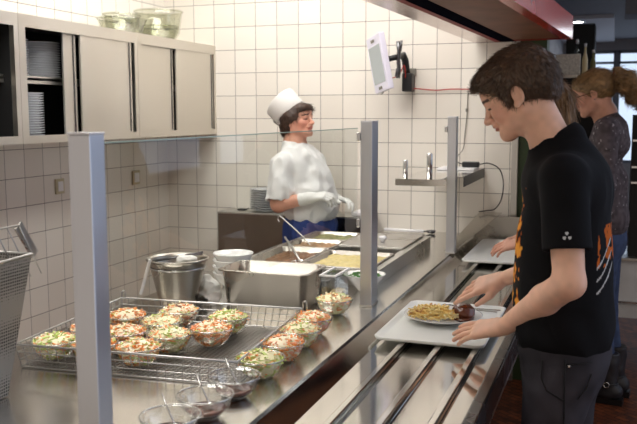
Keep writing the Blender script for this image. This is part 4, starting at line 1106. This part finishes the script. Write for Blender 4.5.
# left hand flat on the tray edge, right hand hovering over it
fL = vec(2.462, -2.50, .945) - lwr
P += hand(lwr + fL / np.linalg.norm(fL) * .012, fL, vec(-.1, -.45, .9), -1, curl=(.10, .12, .15, .2), spread=.10, s=1.04, thumb_out=.75)
fR = vec(2.455, -2.19, 1.022) - rwr
P += hand(rwr + fR / np.linalg.norm(fR) * .012, fR, vec(-.1, -.55, .85), 1, curl=(.05, .22, .34, .42), spread=.16, s=1.0, thumb_out=.55)
V, Q = surface(P, (2.35, -2.85, .85), (2.95, -2.1, 1.85), .0026)
fcol = face_color(HC, HR, HS, srgb(230, 182, 156), srgb(198, 134, 120), srgb(96, 74, 60), .22)
def bcol(V):
    c = fcol(V)
    t = np.exp(-((V - lwr - fL * .9) ** 2).sum(1) / .004) + np.exp(-((V - rwr - fR * .9) ** 2).sum(1) / .004)
    return c * (1 - np.clip(t, 0, 1)[:, None] * vec(.02, .18, .16))
np_obj('body', V, Q, SKIN, boy, bcol)
# hair: solid cap plus locks
Hw = lambda *v: HC + HS * (HR @ A3(*v)); He = lambda v, r, k=.01, op='u': ell(Hw(*v), A3(*r) * HS, HR, k, op)
HP = [He((-.018, 0, .040), (.105, .086, .096)), He((.045, 0, .072), (.060, .064, .045), .03), He((.080, 0, .070), (.030, .056, .028), .02), He((-.072, 0, .005), (.040, .060, .055), .02),
      He((.008, .070, .012), (.028, .016, .046), .012), He((.008, -.070, .012), (.028, .016, .046), .012),
      He((.108, 0, -.022), (.062, .1, .090), .006, 's'), He((.068, .09, -.035), (.046, .045, .066), .006, 's'), He((.068, -.09, -.035), (.046, .045, .066), .006, 's'),
      He((-.006, .088, -.012), (.026, .022, .036), .006, 's'), He((-.006, -.088, -.012), (.026, .022, .036), .006, 's'),
      half(Hw(-.06, 0, -.040), HR @ vec(.25, 0, -1), .01), half(Hw(.0, 0, -.036), HR @ vec(.9, 0, -1), .012)]
HP = HP[:-1]
HP.append(He((.03, 0, -.09), (.09, .12, .058), .008, 's'))
hv, hq = surface(HP, HC - .2, HC + .2, .0032, lambda P: vnoise(P, 110) * .004)
def bflow(P):
    q = (P - HC) @ HR / HS
    top = np.clip((q[:, 2] - .05) / .06, 0, 1)[:, None]; front = np.clip((q[:, 0] - .0) / .05, 0, 1)[:, None]
    d = top * vec(1, 0, .1) + (1 - top) * (front * vec(1.0, 0, -.28) + (1 - front) * vec(.05, 0, -1))
    return d @ HR.T
sv, sq = strands(hv, hq, 9000, .023, bflow, 2, .00095, lift=.30, jit=.38)
hcol = lambda V: A3(*srgb(84, 64, 48)[:3])[None] * (1 + vnoise(V, 150) * 1.1 + vnoise(V, 30, 5) * .5)[:, None]
av, aq = join((hv, hq), (sv, sq)); np_obj('hair', av, aq, HAIRD, boy, hcol)

# t-shirt
tc = lambda f, l, z: vec(pel[0], pel[1], 0) + F * f + Lf * l + vec(0, 0, z)
def folds(P):
    return ((np.abs(vnoise(P * vec(1, 1, .6) + P[:, 2:3] * vec(.5, 0, 0), 13)) - .2) * .026 + vnoise(P, 14) * .008) * np.clip(1.45 - P[:, 2], .15, .5) * 1.6
ld = (lel - lsh) / np.linalg.norm(lel - lsh); rd = (rel - rsh) / np.linalg.norm(rel - rsh)
nk = HC - neckb; nk = nk / np.linalg.norm(nk)
def cutcone(a, d, r):            # remove everything of the sleeve below its hem
    a = np.asarray(a)
    def f(P):
        t = (P - a) @ d; rr = np.linalg.norm((P - a) - t[:, None] * d, axis=1)
        return np.maximum(-t, rr - r)
    return (f, .004, 's')
SL = [[cone(q - d * .0, q + d * .24, .063, .064, .01), cutcone(q + d * .195, d, .12), cone(q + d * .12, q + d * .3, .050, .057, .004, 's')] for q, d in ((lsh, ld), (rsh, rd))]
T = [ell(tc(-.004, 0, 1.0), (.139, .160, .12), Fr, .015), ell(tc(.006, 0, 1.13), (.138, .152, .14), Fr, .08), ell(tc(.006, 0, 1.28), (.130, .160, .14), Fr, .08), ell(tc(.014, 0, 1.43), (.112, .145, .09), Fr, .06),
     cone(lsh + vec(.005, .025, .0), rsh + vec(.005, -.025, .0), .066, .066, .06), cone(tc(-.02, -.06, 1.40), tc(-.02, .06, 1.40), .09, .09, .06), cone(neckb + vec(.015, 0, -.055), neckb + vec(-.012, 0, .015), .095, .066, .04)]
T += [cone(vec(2.790, -2.552, 1.560), vec(2.795, -2.552, 1.47), .046, .095, .04)]
T += [grp(SL[0], .016), grp(SL[1], .016)]
T += [half((0, 0, .938), (0, 0, -1), .004), cone(neckb - nk * .02, neckb + nk * .2, .057, .066, .004, 's')]
T += [ell(tc(0, 0, .93), (.120, .145, .05), Fr, .006, 's'), half(neckb + nk * .040, nk * 1.0, .004)]
tv, tq = surface(T, (2.55, -2.9, .87), (3.1, -2.25, 1.62), .0042, folds)
def tcol(V):
    c = np.tile(A3(*srgb(17, 17, 20)[:3]), (len(V), 1)) * (1 + vnoise(V, 20) * .5)[:, None]
    q = (V - tc(0, 0, 0)) @ Fr
    n = vnoise(V * vec(1, 1, .6), 34, 1) + vnoise(V, 75, 2) * .7 + np.sin(V[:, 2] * 60 + vnoise(V, 12) * 8) * .12 + .02
    m = (q[:, 0] > .088) & (np.abs(q[:, 1]) < .118) & (q[:, 2] > 1.05) & (q[:, 2] < 1.42) & (n > .10)
    m &= (q[:, 0] > .06)
    hot = np.clip((n - .10) * 7, 0, 1)[:, None]
    c[m] = (A3(*srgb(170, 70, 20)[:3]) * (1 - hot) + A3(*srgb(232, 160, 60)[:3]) * hot)[m]
    # back print: orange lick and white claw strokes
    b = (q[:, 0] < -.108) & (np.abs(q[:, 1]) < .09)
    m = b & (q[:, 2] > 1.20) & (q[:, 2] < 1.32) & (n > .12); c[m] = A3(*srgb(190, 96, 34)[:3])
    for k in range(3):
        z = 1.235 - .035 * k; m = b & (np.abs(q[:, 2] - (z + (q[:, 1] - .05) * -.9)) < .003) & (q[:, 1] > .0) & (q[:, 1] < .09); c[m] = A3(*srgb(200, 200, 200)[:3])
    return c
np_obj('t_shirt', tv, tq, BLACKT, boy, tcol)
# small three-lobed emblem on the left sleeve
em = MB(); sc = lsh + ld * .165; on = -Fr[:, 0] * 0 + Lf; on = on - ld * (on @ ld); on /= np.linalg.norm(on); on = on * .97 + F * -.25; on -= ld * (on @ ld); on /= np.linalg.norm(on)
sx_ = np.cross(ld, on)
ec = sc + on * .0675
for a in (90, 210, 330):
    for s0 in (0,):
        pts = [ec + (sx_ * math.cos(math.radians(a + d)) - ld * math.sin(math.radians(a + d))) * r_ for d, r_ in ((-26, .0035), (26, .0035), (30, .0105), (10, .012), (-10, .012), (-30, .0105))]
        em._add([tuple(p) for p in pts] + [tuple(p + on * .0012) for p in pts], [(0, 1, 2, 3, 4, 5), (11, 10, 9, 8, 7, 6)] + [(i, (i + 1) % 6, (i + 1) % 6 + 6, i + 6) for i in range(6)])
em.build('sleeve_emblem', mat('pale_print', srgb(190, 192, 196), .6), boy)

# jeans and shoes
def legs(pelc, Fr, feet, hipw, rt, rk, ra, waist, zc=.1, pr=(.118, .165, .1)):
    out = [ell(pelc + vec(0, 0, -.03), pr, Fr, .05), ell(pelc + vec(0, 0, .04), (pr[0] * .97, pr[1] * .97, .09), Fr, .05)]
    for sgn, ft in ((1, feet[0]), (-1, feet[1])):
        hip = pelc + Fr[:, 1] * hipw * sgn + vec(0, 0, -.08); an = vec(ft[0], ft[1], zc); kn = (hip + an) / 2 + Fr[:, 0] * .02
        out += [cone(hip, kn, rt, rk, .03), cone(kn, an, rk, ra, .02)]
    out += [half((0, 0, waist), (0, 0, 1), .004), half((0, 0, .05), (0, 0, -1), .004)]
    return out
def shoe(ft, Fr, L=.28, z=0, h=.0):
    c = vec(ft[0], ft[1], z)
    W_ = lambda f, l, u: c + Fr[:, 0] * f + Fr[:, 1] * l + vec(0, 0, u)
    return [cone(W_(-.06, 0, .045), W_(.13, 0, .035), .044, .036, .02), cone(W_(-.03, 0, .06), W_(-.02, 0, .13), .045, .043, .03), half((0, 0, z + .002), (0, 0, -1), .002)]
pelj = vec(2.795, -2.558, .92)
lf = pelj + Lf * .10 + F * .05; rf = pelj - Lf * .10 + F * .01
jw = lambda P: np.sin(P[:, 2] * 40 + vnoise(P, 7) * 10) * .0028 + vnoise(P, 18) * .010
J = legs(pelj, Fr, (lf, rf), .080, .094, .066, .052, 1.0, pr=(.126, .158, .1))
jv, jq = surface(J, (2.6, -2.95, .03), (3.08, -2.2, 1.0), .006, jw)
def jcol(V):
    f = np.clip(vnoise(V, 5, 3) + vnoise(V, 26, 1) * .3 + .16, 0, .6)
    c = A3(*srgb(44, 42, 47)[:3])[None] * (1 + f * 3.2)[:, None]
    q = (V - pelj) @ Fr
    return c
np_obj('jeans', jv, jq, DENIM, boy, jcol)
# pocket seams, rivet and belt loop on the side seen from the counter's near end
def on_surface(V, Q, pts, d):      # push points onto a mesh along direction d (nearest vertex look-up)
    out = []
    for p in pts:
        p = np.asarray(p); w = V - p; t = w @ d; r = np.linalg.norm(w - t[:, None] * d, axis=1)
        m = r < .012; m = m if m.any() else r < .03
        out.append(tuple(p + d * (t[m].max() + .0005) if m.any() else p))
    return out
sd = vec(-.15, -.98, 0); sd /= np.linalg.norm(sd)
SEAM = mat('denim_seam', srgb(18, 17, 20), .9); SEAML = mat('denim_seam_light', srgb(96, 94, 100), .9)
c0 = pelj
seams = [[c0 + F * f + vec(0, 0, z) for f, z in ((-.035, .03), (-.036, -.03), (-.038, -.10), (-.038, -.16))], [c0 + F * f + vec(0, 0, z) for f, z in ((-.035, .015), (-.07, .018), (-.10, .02))], [c0 + F * f + vec(0, 0, z) for f, z in ((.03, .02), (.028, -.03), (.01, -.06), (-.036, -.085))], [c0 + F * f + vec(0, 0, z) for f, z in ((-.10, -.01), (-.09, -.05), (-.07, -.08))]]
mb = MB()
for s_ in seams: mb.tube([Vector(p) for p in on_surface(jv, jq, s_, sd)], .0022, 5)
mb.build('seam', SEAM, boy)
rv = on_surface(jv, jq, [c0 + F * -.045 + vec(0, 0, .012)], sd)[0]
MB().box(tuple(Vector(rv) - Vector((.004, .003, .004))), tuple(Vector(rv) + Vector((.004, .003, .004))), bevel=.002).build('rivet', M['chrome'], boy)
for ft in (lf, rf):
    v, q = surface(shoe(ft, Fr), vec(ft[0], ft[1], 0) - vec(.25, .25, .02), vec(ft[0], ft[1], 0) + vec(.25, .25, .2), .006)
    np_obj('shoe', v, q, M['black'], boy)

# ===== the cook
base = (1.17, -.44, 0)
cook = thing('person', base, 'cook in a white cap, white shirt and blue apron standing behind the food wells', 'person')
Fc = frame(vec(.97, -.12, 0)); F2 = Fc[:, 0]; L2 = Fc[:, 1]
HCc = vec(1.120, -.425, 1.590); HRc = frame(vec(.95, -.20, .13)); s2 = 1.0
nb = vec(1.115, -.43, 1.43)
b = lambda f, l, z: vec(1.17, -.425, 0) + F2 * f + L2 * l + vec(0, 0, z)
rs, re, rw = b(-.055, -.165, 1.345), b(-.055, -.215, 1.11), b(.125, -.175, 1.150)
ls, le, lw = b(-.045, .165, 1.335), b(.0, .20, 1.10), b(.16, .10, 1.12)
P = head(HCc, HRc, s2, nb, nr=.06)
P += [cone(nb, b(0, 0, 1.0), .06, .1, .05), cone(rs, ls, .05, .05, .05)]
for a, e, w in ((rs, re, rw), (ls, le, lw)): P += [cone(a, e, .055, .046, .03), cone(e, w, .046, .029, .02)]
V, Q = surface(P, (.95, -.8, .95), (1.6, -.05, 1.8), .0036)
np_obj('body', V, Q, SKIN, cook, face_color(HCc, HRc, s2, srgb(214, 158, 134), srgb(196, 116, 102), srgb(60, 40, 30), .35))
GL = mat('white_glove', srgb(226, 226, 224), .55, bump=.3, bscale=60)
for (w, e, tgt, sd_, cu) in ((rw, re, b(.21, -.15, 1.165), 1, (.6, .7, .8, .8)), (lw, le, b(.26, .07, 1.12), -1, (.5, .5, .6, .6))):
    f = tgt - w; ar = (w - e) / np.linalg.norm(w - e)
    g = hand(w, f, vec(0, -.35, .9) if sd_ > 0 else vec(0, .3, .95), sd_, cu, .08, 1.0, .6, 1.12, .006) + [cone(w - ar * .05, w + ar * .01, .037, .034, .01)]
    v, q = surface(g, w - .2, w + .25, .003, lambda P: vnoise(P, 60) * .003)
    np_obj('glove', v, q, GL, cook)
# shirt
wf = lambda P: ((np.abs(vnoise(P * vec(1, 1, .5), 21)) - .2) * .034 + np.sin(P[:, 2] * 34 + P[:, 0] * 22 + vnoise(P, 6) * 8) * .004 + vnoise(P, 30) * .006)
SV = []
for a, e in ((rs, re), (ls, le)):
    d = (e - a) / np.linalg.norm(e - a); SV.append([cone(a, a + (e - a) * 1.05, .066, .080, .01), cutcone(a + (e - a) * .93, d, .16), cone(a + (e - a) * .6, e + d * .1, .048, .064, .004, 's')])
S_ = [ell(b(.045, 0, 1.075), (.165, .168, .13), Fc, .03), ell(b(.035, 0, 1.2), (.145, .160, .14), Fc, .08), ell(b(-.01, 0, 1.32), (.115, .165, .1), Fc, .08), cone(rs + vec(0, .03, 0), ls - vec(0, .03, 0), .064, .064, .06), cone(b(-.02, -.05, 1.36), b(-.02, .05, 1.36), .085, .085, .05), cone(nb - vec(0, 0, .05), nb + vec(.0, 0, .02), .09, .070, .03)]
S_ += [grp(SV[0], .014), grp(SV[1], .014)]
S_ += [half((0, 0, .985), (0, 0, -1), .005), cone(nb - vec(0, 0, .02), HCc, .062, .062, .004, 's'), half(nb + vec(0, 0, .035), vec(.1, 0, 1), .004)]
v, q = surface(S_, (.85, -.85, .95), (1.55, 0, 1.5), .0048, wf)
np_obj('white_shirt', v, q, WHITEC, cook, const_color(srgb(228, 228, 228), .03, 20))
ap = [ell(b(.045, 0, .97), (.155, .165, .1), Fc, .05), cone(b(.03, -.0, .9), b(.03, -.0, .42), .155, .165, .05), half((0, 0, .42), (0, 0, -1), .004), half((0, 0, 1.02), (0, 0, 1), .004)]
v, q = surface(ap, (.85, -.75, .4), (1.45, -.1, 1.1), .007, lambda P: np.sin(np.arctan2(P[:, 1] + .44, P[:, 0] - 1.19) * 11 + vnoise(P, 5) * 3) * .006 + vnoise(P, 10) * .01)
np_obj('blue_apron', v, q, M['blue'], cook)
v, q = surface([p for p in legs(b(.0, 0, .85), Fc, (b(.0, .09, 0), b(0, -.09, 0)), .09, .08, .065, .05, .8)], (.85, -.75, .03), (1.45, -.1, .9), .008)
np_obj('trousers', v, q, M['white'], cook)
for l in (.09, -.09):
    c_ = b(0, l, 0); v, q = surface(shoe(c_, Fc, z=0), c_ - vec(.25, .25, .02), c_ + vec(.25, .25, .2), .007); np_obj('shoe', v, q, M['white'], cook)
Hc = lambda *v: HCc + s2 * (HRc @ A3(*v)); He2 = lambda v, r, k=.01, op='u': ell(Hc(*v), A3(*r) * s2, HRc, k, op)
HP = [He2((-.015, 0, .03), (.105, .086, .095)), He2((.07, 0, .062), (.038, .06, .034), .02), He2((-.045, 0, -.045), (.06, .074, .055), .03), He2((-.01, .078, .0), (.05, .018, .06), .02), He2((-.01, -.078, .0), (.05, .018, .06), .02),
      He2((.105, 0, -.035), (.07, .1, .085), .008, 's'), He2((.035, -.085, -.055), (.040, .04, .056), .008, 's'), He2((.035, .085, -.055), (.040, .04, .056), .008, 's'),
      He2((.0, 0, -.1), (.055, .058, .06), .01, 's')]
v, q = surface(HP, HCc - .2, HCc + .2, .0042, lambda P: vnoise(P, 60) * .004)
def cflow(P):
    qq = (P - HCc) @ HRc; f = np.clip((qq[:, 0]) / .06, 0, 1)[:, None]
    return (f * vec(.6, 0, -.8) + (1 - f) * vec(.05, 0, -1)) @ HRc.T
sv, sq = strands(v, q, 2600, .035, cflow, 5, .0013, lift=.08, jit=.12)
v, q = join((v, q), (sv, sq)); np_obj('hair', v, q, HAIRD, cook, lambda V: A3(*srgb(62, 42, 30)[:3])[None] * (1 + vnoise(V, 120))[:, None])
# tall paper cap, tilted back
up = HRc @ vec(-.66, 0, .75); fw = HRc @ vec(.75, 0, .66); lft = HRc[:, 1]
Mx = Matrix(((fw[0], lft[0], up[0]), (fw[1], lft[1], up[1]), (fw[2], lft[2], up[2]))).to_4x4()
cc = Hc(-.025, 0, .042)
MB().lathe([(.100, -.01), (.103, -.008), (.106, .105), (.107, .109), (.102, .110), (.07, .10), (0, .095), (0, .092), (.07, .096), (.10, .102), (.098, -.008)], tuple(cc), 48, mtx=Mx, sy=.9, wob=.004, closed=True).build('cap', M['paper'], cook)
v, q = surface([ell(cc - up * .0 - fw * .085 + up * .05, (.03, .05, .04), np.stack([fw, lft, up], 1))], cc - .2, cc + .2, .004, lambda P: vnoise(P, 60) * .01)
np_obj('cap_net', v, q, mat('grey_net', srgb(176, 174, 168), .8, noise=.3, nscale=120), cook)

# ===== girl in the speckled sweater, behind in the hall
base = (2.90, -.14, 0)
g1 = thing('person', base, 'girl in a dark speckled sweater with glasses and a curly blonde ponytail', 'person')
Fg = frame(vec(-.99, .12, 0)); F3 = Fg[:, 0]; L3 = Fg[:, 1]
b = lambda f, l, z: vec(2.885, -.14, 0) + F3 * f + L3 * l + vec(0, 0, z)
hc = vec(2.795, -.17, 1.735); hr = frame(vec(-.93, .10, -.30)); nb = b(0.03, 0, 1.63)
P = head(hc, hr, 1.06, nb, nr=.05) + [cone(nb, b(0, 0, 1.1), .05, .08, .05)]
ls, le, lw = b(0, .16, 1.54), b(-.02, .20, 1.24), b(.16, .14, 1.08); rs, re, rw = b(0, -.16, 1.54), b(.0, -.2, 1.2), b(.2, -.1, 1.1)
P += [cone(ls, rs, .04, .04, .05)]
for a, e, w in ((ls, le, lw), (rs, re, rw)): P += [cone(a, e, .042, .035, .03), cone(e, w, .035, .023, .02)]
P += hand(lw, vec(-.8, .1, -.4), vec(0, -.5, .8), -1, s=.92) + hand(rw, vec(-.8, .1, -.4), vec(0, .5, .8), 1, s=.92)
V, Q = surface(P, (2.5, -.5, .9), (3.1, .2, 1.95), .004)
np_obj('body', V, Q, SKIN, g1, face_color(hc, hr, 1, srgb(206, 154, 132), srgb(170, 100, 92), srgb(110, 80, 55), .2))
Sw = [ell(b(.0, 0, 1.05), (.125, .175, .16), Fg, .06), ell(b(.015, 0, 1.25), (.12, .165, .14), Fg, .06), ell(b(0, 0, 1.47), (.11, .165, .11), Fg, .06), cone(ls, rs, .06, .06, .06), cone(nb - vec(-.03, 0, .08), nb, .085, .056, .03)]
for a, e, w in ((ls, le, lw), (rs, re, rw)): Sw += [cone(a, e, .058, .050, .03), cone(e, w, .050, .037, .02)]
Sw += [half((0, 0, .93), (0, 0, -1), .005)]
v, q = surface(Sw, (2.55, -.5, .88), (3.15, .22, 1.62), .006, lambda P: vnoise(P, 12) * .016)
def kcol(V):
    n = vnoise(V, 130, 4); c = A3(*srgb(86, 79, 84)[:3])[None] * (1 + vnoise(V, 60) * .9)[:, None]; c[n > .36] = A3(*srgb(170, 165, 170)[:3]); return c
np_obj('sweater', v, q, KNIT, g1, kcol)
jl = (b(-.05, .08, 0), b(-.07, -.08, 0))
v, q = surface(legs(b(0, 0, .92), Fg, jl, .075, .08, .055, .045, 1.0, zc=.15, pr=(.11, .155, .1)), (2.6, -.5, .1), (3.2, .22, 1.1), .007)
np_obj('jeans', v, q, mat('blue_denim', srgb(54, 70, 104), .85, noise=.3, nscale=25), g1)
for i, ft in enumerate(jl):
    p_ = [cone(vec(ft[0], ft[1], .07) - F3 * .04, vec(ft[0], ft[1], .05) + F3 * .13, .045, .036, .02), cone(vec(ft[0], ft[1], .07), vec(ft[0], ft[1], .30), .050, .062, .02), half((0, 0, .032), (0, 0, -1), .002), cutcone(vec(ft[0], ft[1], .295), vec(0, 0, 1), .1)]
    c_ = vec(ft[0], ft[1], 0); v, q = surface(p_, c_ - vec(.25, .25, 0), c_ + vec(.25, .25, .34), .006, lambda P: vnoise(P, 25) * .008)
    bo = np_obj('boot', v, q, mat('dark_leather', srgb(40, 40, 46), .5), g1)
    MB().prism([(p[0], p[1]) for p in [c_ - F3 * .085 - L3 * .04, c_ + F3 * .165 - L3 * .035, c_ + F3 * .165 + L3 * .035, c_ - F3 * .085 + L3 * .04]], .001, .034).build('sole', M['black'], bo)
    MB().tube([tuple(c_ + vec(0, 0, .12) + F3 * .055 * math.cos(a) + L3 * .056 * math.sin(a)) for a in [k * PI / 12 for k in range(24)]], .006, 6, cyc=True).build('strap', M['black'], bo)
    mb = MB(); cb = c_ + vec(0, 0, .12) + L3 * (.062 if i == 0 else -.062) - F3 * .0; mb.tube([tuple(cb + vec(0, 0, .015) * math.sin(a) + F3 * .015 * math.cos(a)) for a in [k * PI / 8 for k in range(16)]], .0035, 6, cyc=True); mb.build('buckle', M['chrome'], bo)
h3 = lambda *v: hc + 1.06 * (hr @ A3(*v)); he = lambda v, r, k=.01, op='u': ell(h3(*v), A3(*r) * 1.06, hr, k, op)
HP = [he((-.018, 0, .036), (.102, .084, .092)), he((.05, 0, .06), (.05, .062, .04), .03), he((.104, 0, -.025), (.055, .1, .085), .008, 's'), he((.055, .09, -.03), (.04, .04, .055), .006, 's'), he((.055, -.09, -.03), (.04, .04, .055), .006, 's'),
      he((-.0, .088, -.01), (.02, .02, .032), .005, 's'), he((-.0, -.088, -.01), (.02, .02, .032), .005, 's'), he((.03, 0, -.09), (.09, .12, .05), .01, 's')]
hv, hq = surface(HP, hc - .2, hc + .2, .004, lambda P: vnoise(P, 60) * .003)
def gflow(P):
    t = h3(-.115, 0, .05); return t - P
sv, sq = strands(hv, hq, 2200, .05, gflow, 8, .0014, lift=.04, jit=.02)
tail = [h3(-.10, 0, .045), h3(-.135, 0, .05), h3(-.165, 0, .015), h3(-.185, 0, -.035), h3(-.20, 0, -.09), h3(-.205, 0, -.14)]
TP = [cone(tail[i], tail[i + 1], r1, r2, .02) for i, (r1, r2) in enumerate(((.018, .042), (.042, .052), (.052, .050), (.050, .040), (.040, .015)))]
tv_, tq_ = surface(TP, hc - .35, hc + .35, .004, lambda P: np.sin(P[:, 2] * 110 + vnoise(P, 25) * 7) * .007 + vnoise(P, 45) * .022)
def dflow(P): return np.tile(vec(.2, 0, -1), (len(P), 1)) + np.stack([np.sin(P[:, 2] * 120), np.cos(P[:, 2] * 90) * .8, np.zeros(len(P))], 1) * .9
s2v, s2q = strands(tv_, tq_, 2600, .05, dflow, 9, .0013, lift=.35, jit=.6, seg=5)
v, q = join((hv, hq), (sv, sq), (tv_, tq_), (s2v, s2q))
np_obj('hair', v, q, HAIRD, g1, lambda V: A3(*srgb(140, 112, 76)[:3])[None] * (1 + vnoise(V, 90) * .9 + vnoise(V, 25, 3) * .5)[:, None])
MB().tube([tuple(h3(-.104, .02 * math.cos(a), .045 + .02 * math.sin(a))) for a in [k * PI / 8 for k in range(16)]], .006, 6, cyc=True).build('hair_tie', mat('pink_hair_tie', srgb(190, 120, 120), .6), g1)
mb = MB()
for y in (-.032, .032): mb.tube([tuple(h3(.099, y + .021 * math.cos(a), .0 + .016 * math.sin(a))) for a in [k * PI / 10 for k in range(20)]], .0016, 5, cyc=True)
for y in (-1, 1): mb.tube([tuple(h3(.098, y * .053, .006)), tuple(h3(.05, y * .074, .008)), tuple(h3(-.005, y * .082, .006))], .0018, 5)
mb.tube([tuple(h3(.1, -.011, .003)), tuple(h3(.103, 0, .006)), tuple(h3(.1, .011, .003))], .0016, 5)
mb.build('glasses', mat('dark_red_frame', srgb(70, 24, 26), .4), g1)
MB().lathe([(0, -.004), (.004, 0), (0, .004)], tuple(h3(-.006, .086, -.032)), 8).build('earring', M['chrome'], g1)

# ===== second girl, mostly hidden by the boy
base = (2.74, -1.22, 0)
g2 = thing('person', base, 'girl with long loose blonde hair and a star clip, mostly hidden behind the boy', 'person')
b = lambda f, l, z: vec(2.745, -1.22, 0) + F3 * f + L3 * l + vec(0, 0, z)
hc = vec(2.610, -1.23, 1.655); hr = frame(vec(-.95, .1, -.25)); nb = b(0, 0, 1.48)
P = head(hc, hr, .98, nb, nr=.05) + [cone(nb, b(0, 0, 1.0), .05, .08, .05)]
ls, le, lw = b(0, .15, 1.40), b(.0, .17, 1.14), b(.18, .12, 1.06); rs, re, rw = b(0, -.15, 1.40), b(.0, -.18, 1.14), b(.18, -.1, 1.06)
P += [cone(ls, rs, .04, .04, .05)]
for a, e, w in ((ls, le, lw), (rs, re, rw)): P += [cone(a, e, .042, .035, .03), cone(e, w, .035, .023, .02)]
P += hand(lw, vec(-.9, .1, -.2), vec(0, -.4, .9), -1, s=.92) + hand(rw, vec(-.9, .1, -.2), vec(0, .4, .9), 1, s=.92)
V, Q = surface(P, (2.3, -1.6, .9), (3.0, -.9, 1.85), .004)
np_obj('body', V, Q, SKIN, g2, face_color(hc, hr, 1, srgb(206, 154, 132), srgb(170, 100, 92), srgb(110, 80, 55), .2))
Sw = [ell(b(.0, 0, 1.0), (.105, .16, .14), Fg, .06), ell(b(0, 0, 1.18), (.105, .15, .12), Fg, .06), ell(b(0, 0, 1.34), (.09, .15, .09), Fg, .06), cone(ls, rs, .056, .056, .06), cone(nb - vec(0, 0, .06), nb, .07, .055, .03)]
for a, e, w in ((ls, le, lw), (rs, re, rw)): Sw += [cone(a, e, .053, .046, .03), cone(e, w, .046, .034, .02)]
Sw += [half((0, 0, .90), (0, 0, -1), .005)]
v, q = surface(Sw, (2.35, -1.6, .86), (3.0, -.9, 1.5), .006, lambda P: vnoise(P, 12) * .012)
np_obj('jacket', v, q, mat('black_jacket', srgb(26, 26, 32), .8), g2)
jl = (b(.02, .08, 0), b(.0, -.08, 0))
v, q = surface(legs(b(0, 0, .88), Fg, jl, .075, .078, .055, .045, .95, zc=.1, pr=(.1, .145, .1)), (2.4, -1.6, .03), (3.0, -.9, 1.1), .007)
np_obj('jeans', v, q, mat('black_denim', srgb(30, 30, 36), .85), g2)
for ft in jl:
    c_ = vec(ft[0], ft[1], 0); v, q = surface(shoe(c_, Fg), c_ - vec(.25, .25, .02), c_ + vec(.25, .25, .2), .007); np_obj('shoe', v, q, M['black'], g2)
h3 = lambda *v: hc + hr @ A3(*v); he = lambda v, r, k=.01, op='u': ell(h3(*v), A3(*r), hr, k, op)
HP = [he((-.018, 0, .036), (.104, .088, .094)), he((.05, 0, .06), (.05, .066, .042), .03), cone(h3(-.03, .06, 0), b(.01, .09, 1.30), .045, .045, .04), cone(h3(-.06, 0, 0), b(-.03, 0, 1.28), .06, .06, .05), cone(h3(-.03, -.06, 0), b(.01, -.09, 1.30), .045, .04, .04),
      he((.108, 0, -.045), (.075, .1, .12), .008, 's')]
hv, hq = surface(HP, hc - vec(.25, .25, .5), hc + .25, .005, lambda P: vnoise(P * vec(1, 1, .2), 70) * .012)
sv, sq = strands(hv, hq, 3500, .08, lambda P: np.tile(vec(.05, 0, -1), (len(P), 1)) + np.stack([np.sin(P[:, 2] * 60), np.cos(P[:, 2] * 50), np.zeros(len(P))], 1) * .25, 4, .0016, lift=.12, jit=.15)
v, q = join((hv, hq), (sv, sq))
np_obj('hair', v, q, HAIRD, g2, lambda V: A3(*srgb(128, 98, 62)[:3])[None] * (1 + vnoise(V * vec(1, 1, .3), 90) * 1.1)[:, None])
mb = MB(); sc_ = h3(-.03, .09, .03)
for a in range(3):
    a_ = a * PI / 3; d_ = hr @ vec(math.cos(a_), 0, math.sin(a_)); mb.tube([tuple(sc_ - d_ * .014 + L3 * .004), tuple(sc_ + d_ * .014 + L3 * .004)], .002, 5)
mb.build('star_clip', M['chrome'], g2)
# ---------------------------------------------------------------- camera, sky, view
cd = bpy.data.cameras.new('camera'); cam = bpy.data.objects.new('camera', cd); COL.objects.link(cam)
r = Vector((.9418, .3358, -.0022)); f = Vector((-.3340, .9352, -.1174))
yaw, pitch, roll = .343, .1177, -.0022
f = Vector((-math.sin(yaw) * math.cos(pitch), math.cos(yaw) * math.cos(pitch), -math.sin(pitch))); r = Vector((math.cos(yaw), math.sin(yaw), 0)); u = r.cross(f)
r2 = r * math.cos(roll) + u * math.sin(roll); u2 = u * math.cos(roll) - r * math.sin(roll)
mw = Matrix((r2, u2, -f)).transposed().to_4x4(); mw.translation = (2.9128, -5.0512, 1.629); cam.matrix_world = mw
cd.sensor_width = 36; cd.lens = 828.0 / 637 * 36; cd.sensor_fit = 'HORIZONTAL'; cd.clip_start = .05
cd.dof.use_dof = True; cd.dof.focus_distance = 2.75; cd.dof.aperture_fstop = 6.3
SC.camera = cam
w = bpy.data.worlds.new('world'); SC.world = w; w.use_nodes = True
bg = w.node_tree.nodes['Background']; bg.inputs[1].default_value = 1.0
# daylight from the window side (+x, +y), warm room light from behind the camera
wn = w.node_tree; tcw = wn.nodes.new('ShaderNodeTexCoord'); spw = wn.nodes.new('ShaderNodeSeparateXYZ'); rw = wn.nodes.new('ShaderNodeValToRGB'); adw = wn.nodes.new('ShaderNodeMath'); adw.operation = 'MULTIPLY_ADD'
wn.links.new(tcw.outputs['Generated'], spw.inputs[0])
wn.links.new(spw.outputs[0], adw.inputs[0]); adw.inputs[1].default_value = .6; wn.links.new(spw.outputs[1], adw.inputs[2])
rw.color_ramp.elements[0].position = .0; rw.color_ramp.elements[0].color = (.58, .50, .43, 1)
rw.color_ramp.elements[1].position = .75; rw.color_ramp.elements[1].color = (.85, 1.0, 1.3, 1)
e_ = rw.color_ramp.elements.new(.35); e_.color = (.62, .68, .82, 1)
wn.links.new(adw.outputs[0], rw.inputs[0]); wn.links.new(rw.outputs[0], bg.inputs[0])
SC.view_settings.view_transform = 'Standard'; SC.view_settings.look = 'None'; SC.view_settings.gamma = 1; SC.view_settings.use_curve_mapping = False
SC.view_settings.exposure = 0.0
